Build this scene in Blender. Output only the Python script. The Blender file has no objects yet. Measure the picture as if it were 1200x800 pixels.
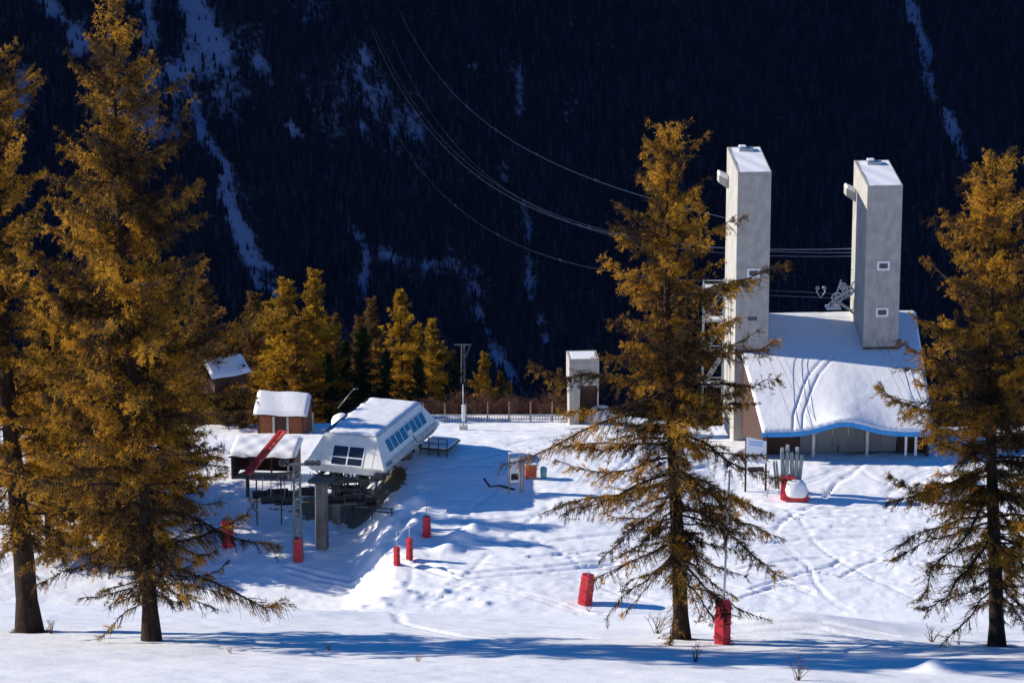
import bpy, math, random
import numpy as np
from mathutils import Vector, Matrix

rnd = random.Random(7)
ORD = ['first', 'second', 'third', 'fourth', 'fifth', 'sixth', 'seventh', 'eighth', 'ninth', 'tenth', 'eleventh', 'twelfth', 'thirteenth', 'fourteenth', 'fifteenth', 'sixteenth', 'seventeenth']
R = math.radians
S = bpy.context.scene
C = S.collection

# ------------------------------------------------------------------ camera, sky, sun, exposure
CAMZ, PITCH, FOC = 101.0, R(15.0), 4000.0          # FOC: focal length in pixels of a 1200 px wide picture
cd = bpy.data.cameras.new('camera'); cam = bpy.data.objects.new('camera', cd); C.objects.link(cam)
cam.location = (0, 0, CAMZ); cam.rotation_euler = (R(90) - PITCH, 0, 0)
cd.sensor_width = 36.0; cd.lens = 36.0 * FOC / 1200.0
cd.clip_start = 1.0; cd.clip_end = 20000.0
S.camera = cam

SUN_EL, SUN_BACK = R(23.0), R(9.0)                # sun low, from the left and a little behind the scene
sdir = Vector((-math.cos(SUN_EL) * math.cos(SUN_BACK), math.cos(SUN_EL) * math.sin(SUN_BACK), math.sin(SUN_EL)))
w = bpy.data.worlds.new('World'); S.world = w; w.use_nodes = True
nt = w.node_tree
sky = nt.nodes.new('ShaderNodeTexSky'); sky.sky_type = 'NISHITA'; sky.sun_disc = False
sky.sun_elevation = SUN_EL
sky.sun_rotation = math.atan2(sdir.x, sdir.y)
sky.altitude = 1800; sky.air_density = 1.0; sky.dust_density = 0.1; sky.ozone_density = 10.0
hs = nt.nodes.new('ShaderNodeHueSaturation'); hs.inputs['Saturation'].default_value = 1.45
nt.links.new(sky.outputs[0], hs.inputs['Color']); nt.links.new(hs.outputs[0], nt.nodes['Background'].inputs[0])
nt.nodes['Background'].inputs[1].default_value = 0.11
ld = bpy.data.lights.new('sun', 'SUN'); ld.energy = 5.0; ld.angle = R(0.5); ld.color = (1.0, 0.93, 0.82)
sun = bpy.data.objects.new('sun', ld); C.objects.link(sun)
sun.rotation_euler = sdir.to_track_quat('Z', 'Y').to_euler()
S.view_settings.view_transform = 'Standard'; S.view_settings.look = 'None'
S.view_settings.gamma = 1.0; S.view_settings.use_curve_mapping = False
S.view_settings.exposure = 0.52

# ------------------------------------------------------------------ helpers
SP, CP = math.sin(PITCH), math.cos(PITCH)
def at(px, py, Y):
    """world point seen at picture point (px, py) whose forward distance is Y metres"""
    a, b = (px - 600) / FOC, (400 - py) / FOC
    d = Vector((a, CP + b * SP, -SP + b * CP))
    t = Y / d.y
    return Vector((d.x * t, Y, CAMZ + d.z * t))

def tag(o, label=None, cat=None, group=None, kind=None):
    if label: o['label'] = label
    if cat: o['category'] = cat
    if group: o['group'] = group
    if kind: o['kind'] = kind
    return o

def thing(name, label, cat, loc=(0, 0, 0), rz=0.0, group=None):
    o = bpy.data.objects.new(name, None); C.objects.link(o)
    o.empty_display_size = 0.3
    o.location = loc; o.rotation_euler = (0, 0, rz)
    return tag(o, label, cat, group)

def obj(name, me, mat=None, parent=None):
    if mat and not me.materials: me.materials.append(mat)
    o = bpy.data.objects.new(name, me); C.objects.link(o)
    if parent: o.parent = parent
    return o

def copy_tree(o, parent=None):
    c = o.copy(); C.objects.link(c)
    if parent: c.parent = parent
    for ch in list(o.children): copy_tree(ch, c)
    return c

def np_mesh(name, V, F, attrs=None, smooth=False):
    """V (n,3), F (m,3) or (m,4)"""
    V = np.asarray(V, dtype=np.float32); F = np.asarray(F, dtype=np.int32)
    k = F.shape[1]
    me = bpy.data.meshes.new(name)
    me.vertices.add(len(V)); me.vertices.foreach_set('co', V.ravel())
    me.loops.add(F.size); me.loops.foreach_set('vertex_index', F.ravel())
    me.polygons.add(len(F))
    me.polygons.foreach_set('loop_start', np.arange(0, F.size, k, dtype=np.int32))
    me.polygons.foreach_set('loop_total', np.full(len(F), k, dtype=np.int32))
    if smooth: me.polygons.foreach_set('use_smooth', np.ones(len(F), dtype=bool))
    if attrs:
        for nm, arr in attrs.items():
            at_ = me.attributes.new(nm, 'FLOAT', 'POINT')
            at_.data.foreach_set('value', np.asarray(arr, dtype=np.float32))
    me.update(calc_edges=True); me.validate()
    return me

class MB:
    """collects shapes into one mesh"""
    def __init__(s): s.v = []; s.f = []; s.sm = []
    def add(s, vs, fs, sm=False):
        b = len(s.v); s.v += [tuple(p) for p in vs]
        for f in fs: s.f.append([i + b for i in f]); s.sm.append(sm)
        return s
    def box(s, c, d, M=None, taper=1.0):
        x, y, z = d[0] / 2, d[1] / 2, d[2] / 2
        vs = [Vector((sx * x * (taper if sz > 0 else 1), sy * y * (taper if sz > 0 else 1), sz * z)) for sz in (-1, 1) for sx, sy in ((-1, -1), (1, -1), (1, 1), (-1, 1))]
        if M is not None: vs = [M @ p for p in vs]
        vs = [p + Vector(c) for p in vs]
        return s.add(vs, [(3, 2, 1, 0), (4, 5, 6, 7), (0, 1, 5, 4), (1, 2, 6, 5), (2, 3, 7, 6), (3, 0, 4, 7)])
    def prism(s, poly, d):
        """extrude a polygon (list of Vectors) by vector d"""
        n = len(poly); d = Vector(d)
        vs = [Vector(p) for p in poly] + [Vector(p) + d for p in poly]
        return s.add(vs, [tuple(range(n))[::-1], tuple(range(n, 2 * n))] + [(i, (i + 1) % n, n + (i + 1) % n, n + i) for i in range(n)])
    def tube(s, pts, r, n=6, sm=True):
        pts = [Vector(p) for p in pts]
        rs = r if isinstance(r, (list, tuple)) else [r] * len(pts)
        vs = []
        for i, p in enumerate(pts):
            t = (pts[min(i + 1, len(pts) - 1)] - pts[max(i - 1, 0)]).normalized()
            a = t.cross(Vector((0, 0, 1)) if abs(t.z) < 0.9 else Vector((0, 1, 0))).normalized(); b = t.cross(a)
            vs += [p + (a * math.cos(2 * math.pi * k / n) + b * math.sin(2 * math.pi * k / n)) * rs[i] for k in range(n)]
        fs = [(i * n + k, i * n + (k + 1) % n, (i + 1) * n + (k + 1) % n, (i + 1) * n + k) for i in range(len(pts) - 1) for k in range(n)]
        s.add(vs, fs, sm); m = (len(pts) - 1) * n
        s.f.append([k + len(s.v) - len(vs) for k in range(n)][::-1]); s.sm.append(False)
        s.f.append([k + m + len(s.v) - len(vs) for k in range(n)]); s.sm.append(False)
        return s
    def bar(s, a, b, wd, hg=None):
        """square bar from a to b"""
        a, b = Vector(a), Vector(b); t = (b - a); L = t.length; t.normalize()
        q = t.to_track_quat('Z', 'Y').to_matrix()
        return s.box((a + b) / 2, (wd, hg or wd, L), q)
    def rings(s, rings, cap=True, sm=True):
        n = len(rings[0]); vs = [p for r in rings for p in r]
        fs = [(i * n + k, i * n + (k + 1) % n, (i + 1) * n + (k + 1) % n, (i + 1) * n + k) for i in range(len(rings) - 1) for k in range(n)]
        s.add(vs, fs, sm); b = len(s.v) - len(vs)
        if cap:
            s.f.append([b + k for k in range(n)][::-1]); s.sm.append(False)
            s.f.append([b + (len(rings) - 1) * n + k for k in range(n)]); s.sm.append(False)
        return s
    def build(s, name, mat, parent=None, bevel=0.0):
        me = bpy.data.meshes.new(name); me.from_pydata(s.v, [], s.f)
        me.polygons.foreach_set('use_smooth', s.sm); me.update()
        o = obj(name, me, mat, parent)
        if bevel:
            m = o.modifiers.new('bevel', 'BEVEL'); m.width = bevel; m.segments = 2; m.limit_method = 'ANGLE'; m.angle_limit = R(35)
        return o

# value noise, vectorised
_tab = np.random.RandomState(11).rand(256, 256)
def vnoise(x, y):
    x = np.asarray(x, float); y = np.asarray(y, float)
    xi = np.floor(x).astype(int); yi = np.floor(y).astype(int); fx = x - xi; fy = y - yi
    fx = fx * fx * (3 - 2 * fx); fy = fy * fy * (3 - 2 * fy)
    g = lambda a, b: _tab[a & 255, b & 255]
    return (g(xi, yi) * (1 - fx) + g(xi + 1, yi) * fx) * (1 - fy) + (g(xi, yi + 1) * (1 - fx) + g(xi + 1, yi + 1) * fx) * fy
def fbm(x, y, o=4):
    s = 0; a = 1; t = 0
    for i in range(o):
        s = s + a * vnoise(x * 2 ** i + 17.3 * i, y * 2 ** i + 5.1 * i); t += a; a *= 0.5
    return s / t - 0.5
def sstep(t):
    t = np.clip(t, 0, 1); return t * t * (3 - 2 * t)

# ------------------------------------------------------------------ materials
def mat(name, col, rough=0.7, metal=0.0, var=0.0, vscale=3.0, bump=0.0, bscale=20.0, spec=0.3, col2=None, stretch=None):
    m = bpy.data.materials.new(name); m.use_nodes = True
    n = m.node_tree; b = n.nodes['Principled BSDF']
    b.inputs['Base Color'].default_value = (*col, 1); b.inputs['Roughness'].default_value = rough
    b.inputs['Metallic'].default_value = metal; b.inputs['Specular IOR Level'].default_value = spec
    tc = n.nodes.new('ShaderNodeTexCoord'); src = tc.outputs['Object']
    if stretch:
        mp = n.nodes.new('ShaderNodeMapping'); mp.inputs['Scale'].default_value = stretch
        n.links.new(src, mp.inputs[0]); src = mp.outputs[0]
    if var:
        t = n.nodes.new('ShaderNodeTexNoise'); t.inputs['Scale'].default_value = vscale; t.inputs['Detail'].default_value = 6
        n.links.new(src, t.inputs['Vector'])
        r = n.nodes.new('ShaderNodeValToRGB')
        c2 = col2 or tuple(c * (1 - var) for c in col)
        r.color_ramp.elements[0].position = 0.35; r.color_ramp.elements[1].position = 0.65
        r.color_ramp.elements[0].color = (*c2, 1); r.color_ramp.elements[1].color = (*tuple(min(1, c * (1 + var * 0.4)) for c in col), 1)
        n.links.new(t.outputs['Fac'], r.inputs[0]); n.links.new(r.outputs[0], b.inputs['Base Color'])
    if bump:
        t = n.nodes.new('ShaderNodeTexNoise'); t.inputs['Scale'].default_value = bscale; t.inputs['Detail'].default_value = 5
        n.links.new(src, t.inputs['Vector'])
        u = n.nodes.new('ShaderNodeBump'); u.inputs['Strength'].default_value = bump; u.inputs['Distance'].default_value = 0.05
        n.links.new(t.outputs['Fac'], u.inputs['Height']); n.links.new(u.outputs[0], b.inputs['Normal'])
    return m

M = {}
M['snow'] = mat('roof_snow', (0.79, 0.785, 0.78), 0.65, bump=0.5, bscale=3.0, spec=0.2)
M['concrete'] = mat('concrete', (0.38, 0.36, 0.32), 0.85, var=0.20, vscale=1.6, bump=0.25, bscale=6, stretch=(0.9, 0.9, 0.45))
M['cream'] = mat('cream_panel', (0.74, 0.73, 0.65), 0.45, var=0.10, vscale=0.8, spec=0.4)
M['white'] = mat('white_paint', (0.78, 0.78, 0.77), 0.5, var=0.08)
M['skirt'] = mat('grey_panel', (0.50, 0.49, 0.45), 0.5, var=0.2, vscale=2)
M['glass'] = mat('dark_glass', (0.02, 0.025, 0.035), 0.08, spec=0.6)
M['glass_blue'] = mat('blue_glass', (0.03, 0.05, 0.11), 0.12, spec=0.6)
M['dark'] = mat('dark_steel', (0.05, 0.06, 0.065), 0.5, metal=0.3, var=0.3)
M['steel'] = mat('galvanised_steel', (0.36, 0.39, 0.40), 0.45, metal=0.6, var=0.25, vscale=5)
M['pylon'] = mat('pylon_steel', (0.17, 0.19, 0.185), 0.55, metal=0.4, var=0.3, vscale=5)
M['concrete_dark'] = mat('dark_concrete', (0.17, 0.155, 0.135), 0.9, var=0.4, vscale=1.5, bump=0.3, bscale=6, stretch=(1, 1, .3))  # darker brownish concrete for the station columns
M['pale_steel'] = mat('pale_steel', (0.62, 0.64, 0.66), 0.4, metal=0.3, var=0.1)
M['wood'] = mat('red_brown_boards', (0.27, 0.085, 0.035), 0.7, var=0.45, vscale=2.5, stretch=(6, 6, 0.6), bump=0.4, bscale=3)
M['wood_dark'] = mat('dark_boards', (0.07, 0.035, 0.025), 0.8, var=0.3, vscale=3, stretch=(6, 6, 0.6))
M['post_wood'] = mat('pale_post_wood', (0.36, 0.26, 0.17), 0.8, var=0.3, vscale=4)
M['trim'] = mat('weathered_trim', (0.52, 0.50, 0.42), 0.7, var=0.2)
M['red'] = mat('red_vinyl', (0.50, 0.018, 0.03), 0.45, var=0.25, vscale=2.5, bump=0.5, bscale=5, spec=0.4)
M['red_faded'] = mat('faded_red', (0.48, 0.05, 0.04), 0.55, var=0.3, vscale=2)
M['orange'] = mat('orange_panel', (0.55, 0.10, 0.03), 0.5, var=0.2)
M['teal'] = mat('teal_plastic', (0.16, 0.34, 0.33), 0.5)
M['blue'] = mat('blue_fascia', (0.035, 0.30, 0.66), 0.4, var=0.15, vscale=1.5)
M['door'] = mat('grey_green_door', (0.20, 0.22, 0.21), 0.6, var=0.15, vscale=1.0, stretch=(1, 1, 0.3))
M['mat_grey'] = mat('grey_green_mat', (0.20, 0.24, 0.235), 0.6, var=0.35, vscale=2, stretch=(2, 2, 0.5))
M['bark'] = mat('larch_bark', (0.042, 0.028, 0.020), 0.95, var=0.5, vscale=4, stretch=(3, 3, 0.7), bump=1.0, bscale=9, spec=0.1)
M['twig'] = mat('bare_twigs', (0.055, 0.036, 0.024), 0.9, var=0.35, vscale=2, spec=0.1)
M['shrub'] = mat('dry_shrub_twigs', (0.12, 0.058, 0.04), 0.9, var=0.3, spec=0.1)
M['grass'] = mat('dry_grass', (0.36, 0.22, 0.10), 0.9, var=0.3, spec=0.1)
M['cable'] = mat('hazy_cable', (0.045, 0.065, 0.11), 0.4, metal=0.2)  # darkened and blued to stand for shade and haze on the cables
M['cable_dark'] = mat('dark_cable', (0.10, 0.11, 0.13), 0.5)
M['black'] = mat('black_rubber', (0.015, 0.016, 0.02), 0.6)
M['mat_pale'] = mat('pale_grey_mat', (0.33, 0.36, 0.36), 0.6, var=0.35, vscale=2, stretch=(2, 2, 0.5))
M['sign_face'] = mat('sign_face', (0.72, 0.76, 0.82), 0.4)
M['emblem'] = mat('emblem_grey', (0.09, 0.11, 0.13), 0.5)
M['rock'] = mat('rock', (0.16, 0.14, 0.12), 0.9, var=0.4, vscale=2, bump=1.0, bscale=3)

def foliage_mat(name, cols, transl=0.42):
    """leaf colour runs through cols with the tint of each tuft"""
    m = bpy.data.materials.new(name); m.use_nodes = True; n = m.node_tree; n.nodes.clear()
    a = n.nodes.new('ShaderNodeAttribute'); a.attribute_name = 'tint'
    r = n.nodes.new('ShaderNodeValToRGB'); el = r.color_ramp.elements
    for i in range(1, len(cols) - 1): el.new(i / (len(cols) - 1))
    for i, c in enumerate(cols): el[i].position = i / (len(cols) - 1); el[i].color = (*c, 1)
    n.links.new(a.outputs['Fac'], r.inputs[0])
    d = n.nodes.new('ShaderNodeBsdfDiffuse'); t = n.nodes.new('ShaderNodeBsdfTranslucent'); x = n.nodes.new('ShaderNodeMixShader')
    x.inputs[0].default_value = transl
    n.links.new(r.outputs[0], d.inputs[0]); n.links.new(r.outputs[0], t.inputs[0])
    n.links.new(d.outputs[0], x.inputs[1]); n.links.new(t.outputs[0], x.inputs[2])
    o = n.nodes.new('ShaderNodeOutputMaterial'); n.links.new(x.outputs[0], o.inputs[0])
    return m
M['needles'] = foliage_mat('larch_needles', [(0.045, 0.030, 0.017), (0.16, 0.088, 0.024), (0.40, 0.200, 0.022), (0.60, 0.31, 0.035)])
M['needles_olive'] = foliage_mat('larch_needles_olive', [(0.045, 0.031, 0.019), (0.14, 0.080, 0.025), (0.34, 0.175, 0.022), (0.58, 0.30, 0.035)])
M['needles_yellow'] = foliage_mat('larch_needles_yellow', [(0.14, 0.085, 0.018), (0.30, 0.165, 0.018), (0.50, 0.275, 0.02), (0.62, 0.36, 0.03)])
M['needles_brown'] = foliage_mat('larch_needles_brown', [(0.09, 0.06, 0.03), (0.16, 0.09, 0.03), (0.28, 0.14, 0.03)])
M['needles_dark'] = foliage_mat('spruce_needles', [(0.008, 0.015, 0.008), (0.015, 0.03, 0.012), (0.03, 0.05, 0.016)], 0.1)

def ground_material():
    m = bpy.data.materials.new('ground_snow'); m.use_nodes = True; n = m.node_tree; b = n.nodes['Principled BSDF']
    b.inputs['Roughness'].default_value = 0.6; b.inputs['Specular IOR Level'].default_value = 0.2
    tc = n.nodes.new('ShaderNodeTexCoord')
    a = n.nodes.new('ShaderNodeAttribute'); a.attribute_name = 'dirt'
    nz = n.nodes.new('ShaderNodeTexNoise'); nz.inputs['Scale'].default_value = 1.6; nz.inputs['Detail'].default_value = 6; nz.inputs['Roughness'].default_value = 0.7
    n.links.new(tc.outputs['Object'], nz.inputs['Vector'])
    add = n.nodes.new('ShaderNodeMath'); add.operation = 'ADD'; n.links.new(a.outputs['Fac'], add.inputs[0]); n.links.new(nz.outputs['Fac'], add.inputs[1])
    r = n.nodes.new('ShaderNodeValToRGB'); r.color_ramp.elements[0].position = 0.98; r.color_ramp.elements[1].position = 1.10
    r.color_ramp.elements[0].color = (0, 0, 0, 1); n.links.new(add.outputs[0], r.inputs[0])
    n2 = n.nodes.new('ShaderNodeTexNoise'); n2.inputs['Scale'].default_value = 5; n2.inputs['Detail'].default_value = 5
    n.links.new(tc.outputs['Object'], n2.inputs['Vector'])
    r2 = n.nodes.new('ShaderNodeValToRGB'); r2.color_ramp.elements[0].color = (0.07, 0.045, 0.025, 1); r2.color_ramp.elements[1].color = (0.30, 0.20, 0.10, 1)
    r2.color_ramp.elements[0].position = 0.35; r2.color_ramp.elements[1].position = 0.7
    n.links.new(n2.outputs['Fac'], r2.inputs[0])
    x = n.nodes.new('ShaderNodeMixRGB'); x.inputs[1].default_value = (0.865, 0.86, 0.855, 1)
    n.links.new(r.outputs[0], x.inputs[0]); n.links.new(r2.outputs[0], x.inputs[2]); n.links.new(x.outputs[0], b.inputs['Base Color'])
    n3 = n.nodes.new('ShaderNodeTexNoise'); n3.inputs['Scale'].default_value = 2.2; n3.inputs['Detail'].default_value = 8; n3.inputs['Roughness'].default_value = 0.6
    n.links.new(tc.outputs['Object'], n3.inputs['Vector'])
    u = n.nodes.new('ShaderNodeBump'); u.inputs['Strength'].default_value = 0.30; u.inputs['Distance'].default_value = 0.12
    n4 = n.nodes.new('ShaderNodeTexNoise'); n4.inputs['Scale'].default_value = 11; n4.inputs['Detail'].default_value = 4
    n.links.new(tc.outputs['Object'], n4.inputs['Vector'])
    ma = n.nodes.new('ShaderNodeMath'); ma.operation = 'MULTIPLY_ADD'; ma.inputs[1].default_value = 0.3
    n.links.new(n4.outputs['Fac'], ma.inputs[0]); n.links.new(n3.outputs['Fac'], ma.inputs[2])
    n.links.new(ma.outputs[0], u.inputs['Height']); n.links.new(u.outputs[0], b.inputs['Normal'])
    return m

# ------------------------------------------------------------------ ground
_py = np.array([-6000, -600, -200, 0, 50, 100, 133, 150, 174, 186, 222, 255, 283, 300, 309, 322, 328, 346, 352, 358, 1000, 9000.])
_pz = np.array([400, 300, 160, 98.8, 77, 59, 50.7, 46, 39.35, 34.0, 19.5, 7.0, 0.0, 0.3, 1.7, 3.1, 3.1, -0.7, -1.0, -5.0, -450, -450.])
_sy = np.arange(-300, 1100, 0.5); _sz = np.interp(_sy, _py, _pz)
_k = np.ones(13) / 13; _sm = np.convolve(np.pad(_sz, 6, mode='edge'), _k, 'valid')
def prof(y): return np.where((y > -290) & (y < 1090), np.interp(y, _sy, _sm), np.interp(y, _py, _pz))

BUMPS = []      # x, y, height, rx, ry
GROOVES = []    # (polyline Nx2, half width, depth, berm)
def height(x, y, detail=True):
    x = np.asarray(x, float); y = np.asarray(y, float)
    z = prof(y)
    pit = sstep((-10.6 - x) / 5.0) * sstep((y - 284) / 10) * (1 - 0.75 * sstep((y - 330) / 12))
    z = z - 4.0 * pit - 1.3 * sstep((x - 11) / 10) * sstep((y - 304) / 12)
    near = (np.abs(x) < 120) & (y > 60) & (y < 420)
    fade = np.where(near, 1.0, 0.0)
    tr = (y < 200)
    z = z - 0.018 * np.clip(x, -60, 60) * (1 - sstep((y - 180) / 40)) * sstep((y - 60) / 40)
    z = z + fade * np.where(tr, 0.42 * fbm(x / 11, y / 8 + 3, 3) + 0.11 * fbm(x / 1.3, y / 0.9, 3), 0.38 * fbm(x / 7 + 9, y / 6, 3) + 0.14 * fbm(x / 1.5, y / 1.2, 3) + 0.07 * fbm(x / 0.55 + 3, y / 0.6, 2))
    far = (y > 420) | (y < 0) | (np.abs(x) > 150)
    z = z + np.where(far, 18 * fbm(x / 120, y / 120, 3), 0.0) * sstep((np.abs(x) - 150) / 100 + sstep((y - 420) / 100) + sstep(-y / 60))
    for bx, by, h, rx, ry in BUMPS:
        if x.size < 9000 and (x.max() < bx - 4 * rx or x.min() > bx + 4 * rx or y.max() < by - 4 * ry or y.min() > by + 4 * ry): continue
        if x.size > 9000:
            mk = np.nonzero((np.abs(x - bx) < 4 * rx) & (np.abs(y - by) < 4 * ry))[0]
            z[mk] += h * np.exp(-((x[mk] - bx) / rx) ** 2 - ((y[mk] - by) / ry) ** 2)
        else: z = z + h * np.exp(-((x - bx) / rx) ** 2 - ((y - by) / ry) ** 2)
    if detail:
        for pl, hw, dp, berm in GROOVES:
            lo = pl.min(0) - 4 * hw; hi = pl.max(0) + 4 * hw
            mk = (x > lo[0]) & (x < hi[0]) & (y > lo[1]) & (y < hi[1])
            if not np.any(mk): continue
            xs, ys = x[mk], y[mk]; d = np.full(xs.shape, 1e9)
            for (ax, ay), (bx, by) in zip(pl[:-1], pl[1:]):
                ux, uy = bx - ax, by - ay; L2 = ux * ux + uy * uy + 1e-9
                t = np.clip(((xs - ax) * ux + (ys - ay) * uy) / L2, 0, 1)
                d = np.minimum(d, np.hypot(xs - ax - t * ux, ys - ay - t * uy))
            z[mk] += -dp * np.exp(-(d / hw) ** 2) + berm * np.exp(-((d - 1.9 * hw) / (0.7 * hw)) ** 2)
    return z
def gz(x, y): return float(height(np.array([x]), np.array([y]), False)[0])
def G(px, py, y0=130.0, y1=360.0):
    """first ground point seen at a picture point"""
    Y = np.arange(y0, y1, 0.1); a, b = (px - 600) / FOC, (400 - py) / FOC
    t = Y / (CP + b * SP); xs = a * t; zs = CAMZ + (-SP + b * CP) * t
    hit = np.nonzero(height(xs, Y, False) >= zs)[0]
    i = hit[0] if len(hit) else -1
    return Vector((xs[i], Y[i], float(height(xs[i:i + 1] if i >= 0 else xs[-1:], Y[i:i + 1] if i >= 0 else Y[-1:], False)[0])))

# foreground mounds and heaps in the snow
BUMPS += [(14.5, 165, 0.9, 5.0, 4.0), (18.8, 143.0, 0.6, 0.8, 0.9), (-13, 168, 0.4, 6, 4), (-4, 150, 0.15, 2.5, 2)]
BUMPS += [(-4.9, 303.0, 0.8, 1.2, 0.8), (-5.9, 300.6, 0.7, 1.1, 0.7), (-3.6, 305.0, 0.6, 1.0, 0.8)]
BUMPS += [(-9.2, 308.5, 0.45, 0.8, 5.0), (-9.9, 303.5, 0.3, 0.9, 2.0)]
BUMPS += [(-22 + 3.1 * i, 289 + 1.2 * math.sin(i * 1.7), 0.25, 1.5, 0.8) for i in range(6)]
for i in range(40):
    BUMPS.append((rnd.uniform(-20, -2), rnd.uniform(286, 293), rnd.uniform(0.08, 0.25), rnd.uniform(0.3, 0.7), rnd.uniform(0.3, 0.6)))
def gpoly(pts): return np.array([[G(a, b).x, G(a, b).y] for a, b in pts])
GROOVES += [(gpoly([(488, 588), (470, 612), (455, 640), (436, 660)]), 0.7, 0.7, 0.10)]
GROOVES += [(gpoly([(340, 664), (430, 668), (540, 672), (640, 664), (720, 655)]), 0.28, 0.22, 0.08), (gpoly([(340, 670), (430, 674), (540, 678), (640, 670), (720, 661)]), 0.28, 0.22, 0.08)]
GROOVES += [(gpoly(p), 0.22, 0.16, 0.05) for p in ([(870, 700), (905, 688), (950, 684), (1015, 680)], [(880, 690), (925, 676), (975, 662), (985, 655)], [(985, 676), (1005, 664), (1030, 655)], [(560, 612), (620, 604), (700, 600)], [(600, 640), (700, 628), (860, 612), (1000, 604)], [(860, 640), (940, 632), (1040, 628)], [(880, 600), (960, 596), (1040, 592)], [(880, 606), (960, 602), (1040, 598)], [(620, 652), (740, 640), (860, 634)], [(850, 668), (930, 655), (1000, 648)])]
GROOVES += [(gpoly(p), 0.2, 0.10, 0.03) for p in ([(420, 715), (470, 730), (540, 745), (600, 752)], [(860, 735), (960, 728), (1050, 745)], [(860, 742), (960, 736), (1060, 752)], [(700, 748), (600, 742), (480, 738)])]
for i in range(9):
    y = 296 + i * 1.9
    GROOVES.append((np.array([[-8 + rnd.uniform(-2, 2), y], [8, y + rnd.uniform(-.3, .3)], [26, y + rnd.uniform(-.6, .6)], [42, y + rnd.uniform(-1, 1)]]), 0.22, rnd.uniform(0.03, 0.08), 0.02))

for i in range(60):
    x0, y0 = rnd.uniform(-8, 42), rnd.uniform(290, 326); a = rnd.choice([rnd.uniform(-.35, .35), rnd.uniform(-1.2, 1.2)]); pl = []
    for k in range(9):
        pl.append([x0, y0]); x0 += 2.6 * math.cos(a); y0 += 2.6 * math.sin(a); a += rnd.uniform(-.28, .28)
    pl = np.array(pl); dp = rnd.uniform(.07, .15)
    GROOVES.append((pl, .17, dp, .02))
    if i % 2: GROOVES.append((pl + np.array([.1, .75]), .17, dp, .02))
for i in range(26):
    x0, y0 = rnd.uniform(-10, 38), rnd.uniform(289, 322); a = rnd.uniform(0, 6.28)
    for k in range(10):
        BUMPS.append((x0, y0, -.16, .22, .22)); x0 += .75 * math.cos(a) + rnd.uniform(-.12, .12); y0 += .75 * math.sin(a) + rnd.uniform(-.12, .12)
def grow(a, b, st, mul=1.18):
    out = [a]
    while out[-1] < b: out.append(out[-1] + st); st *= mul
    return out
def build_ground():
    xs = np.arange(-50, 50.01, 0.25)
    ext = np.array(grow(50, 7000, 0.6)[1:]); xs = np.concatenate([-ext[::-1], xs, ext])
    ys = np.concatenate([np.array(grow(126, 6200, 1.0)[1:])[::-1] * -1 + 252, np.arange(126, 182, 0.25), np.arange(182, 284, 1.6), np.arange(284, 352, 0.25), np.array(grow(352, 7500, 0.8))])
    X, Y = np.meshgrid(xs, ys); sh = X.shape
    Z = height(X.ravel(), Y.ravel())
    dirt = np.zeros(Z.shape); xr, yr = X.ravel(), Y.ravel()
    spots = [(TREES[k][0].x, TREES[k][0].y, r, 1.1, v) for k, r, v in ((0, 1.3, .7), (1, .7, .42), (2, 1.3, .62), (3, 1.2, .66))]
    c = G(440, 584); spots += [(c.x, c.y, 3.4, 3.4, 0.9), (c.x - 4, c.y + 2.5, 4.5, 4.0, 0.8), (c.x - 9, c.y + 2, 3, 1.5, .45)]
    spots += [(G(px, 763).x, G(px, 763).y, 2.5, 0.6, .42) for px in (560, 700, 850)]
    for a, b, rx, ry, v in spots:
        dirt = np.maximum(dirt, v * np.exp(-((xr - a) / rx) ** 4 - ((yr - b) / ry) ** 4))
    i = np.arange(sh[0] * sh[1]).reshape(sh)
    F = np.stack([i[:-1, :-1], i[:-1, 1:], i[1:, 1:], i[1:, :-1]], -1).reshape(-1, 4)
    o = obj('snow_ground', np_mesh('snow_ground', np.stack([xr, yr, Z], -1), F, {'dirt': dirt}, True), ground_material())
    o['kind'] = 'structure'

# foreground larches: base point
TREES = [(G(35, 740),), (G(178, 750),), (G(799, 748),), (G(1169, 757),)]
build_ground()

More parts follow.
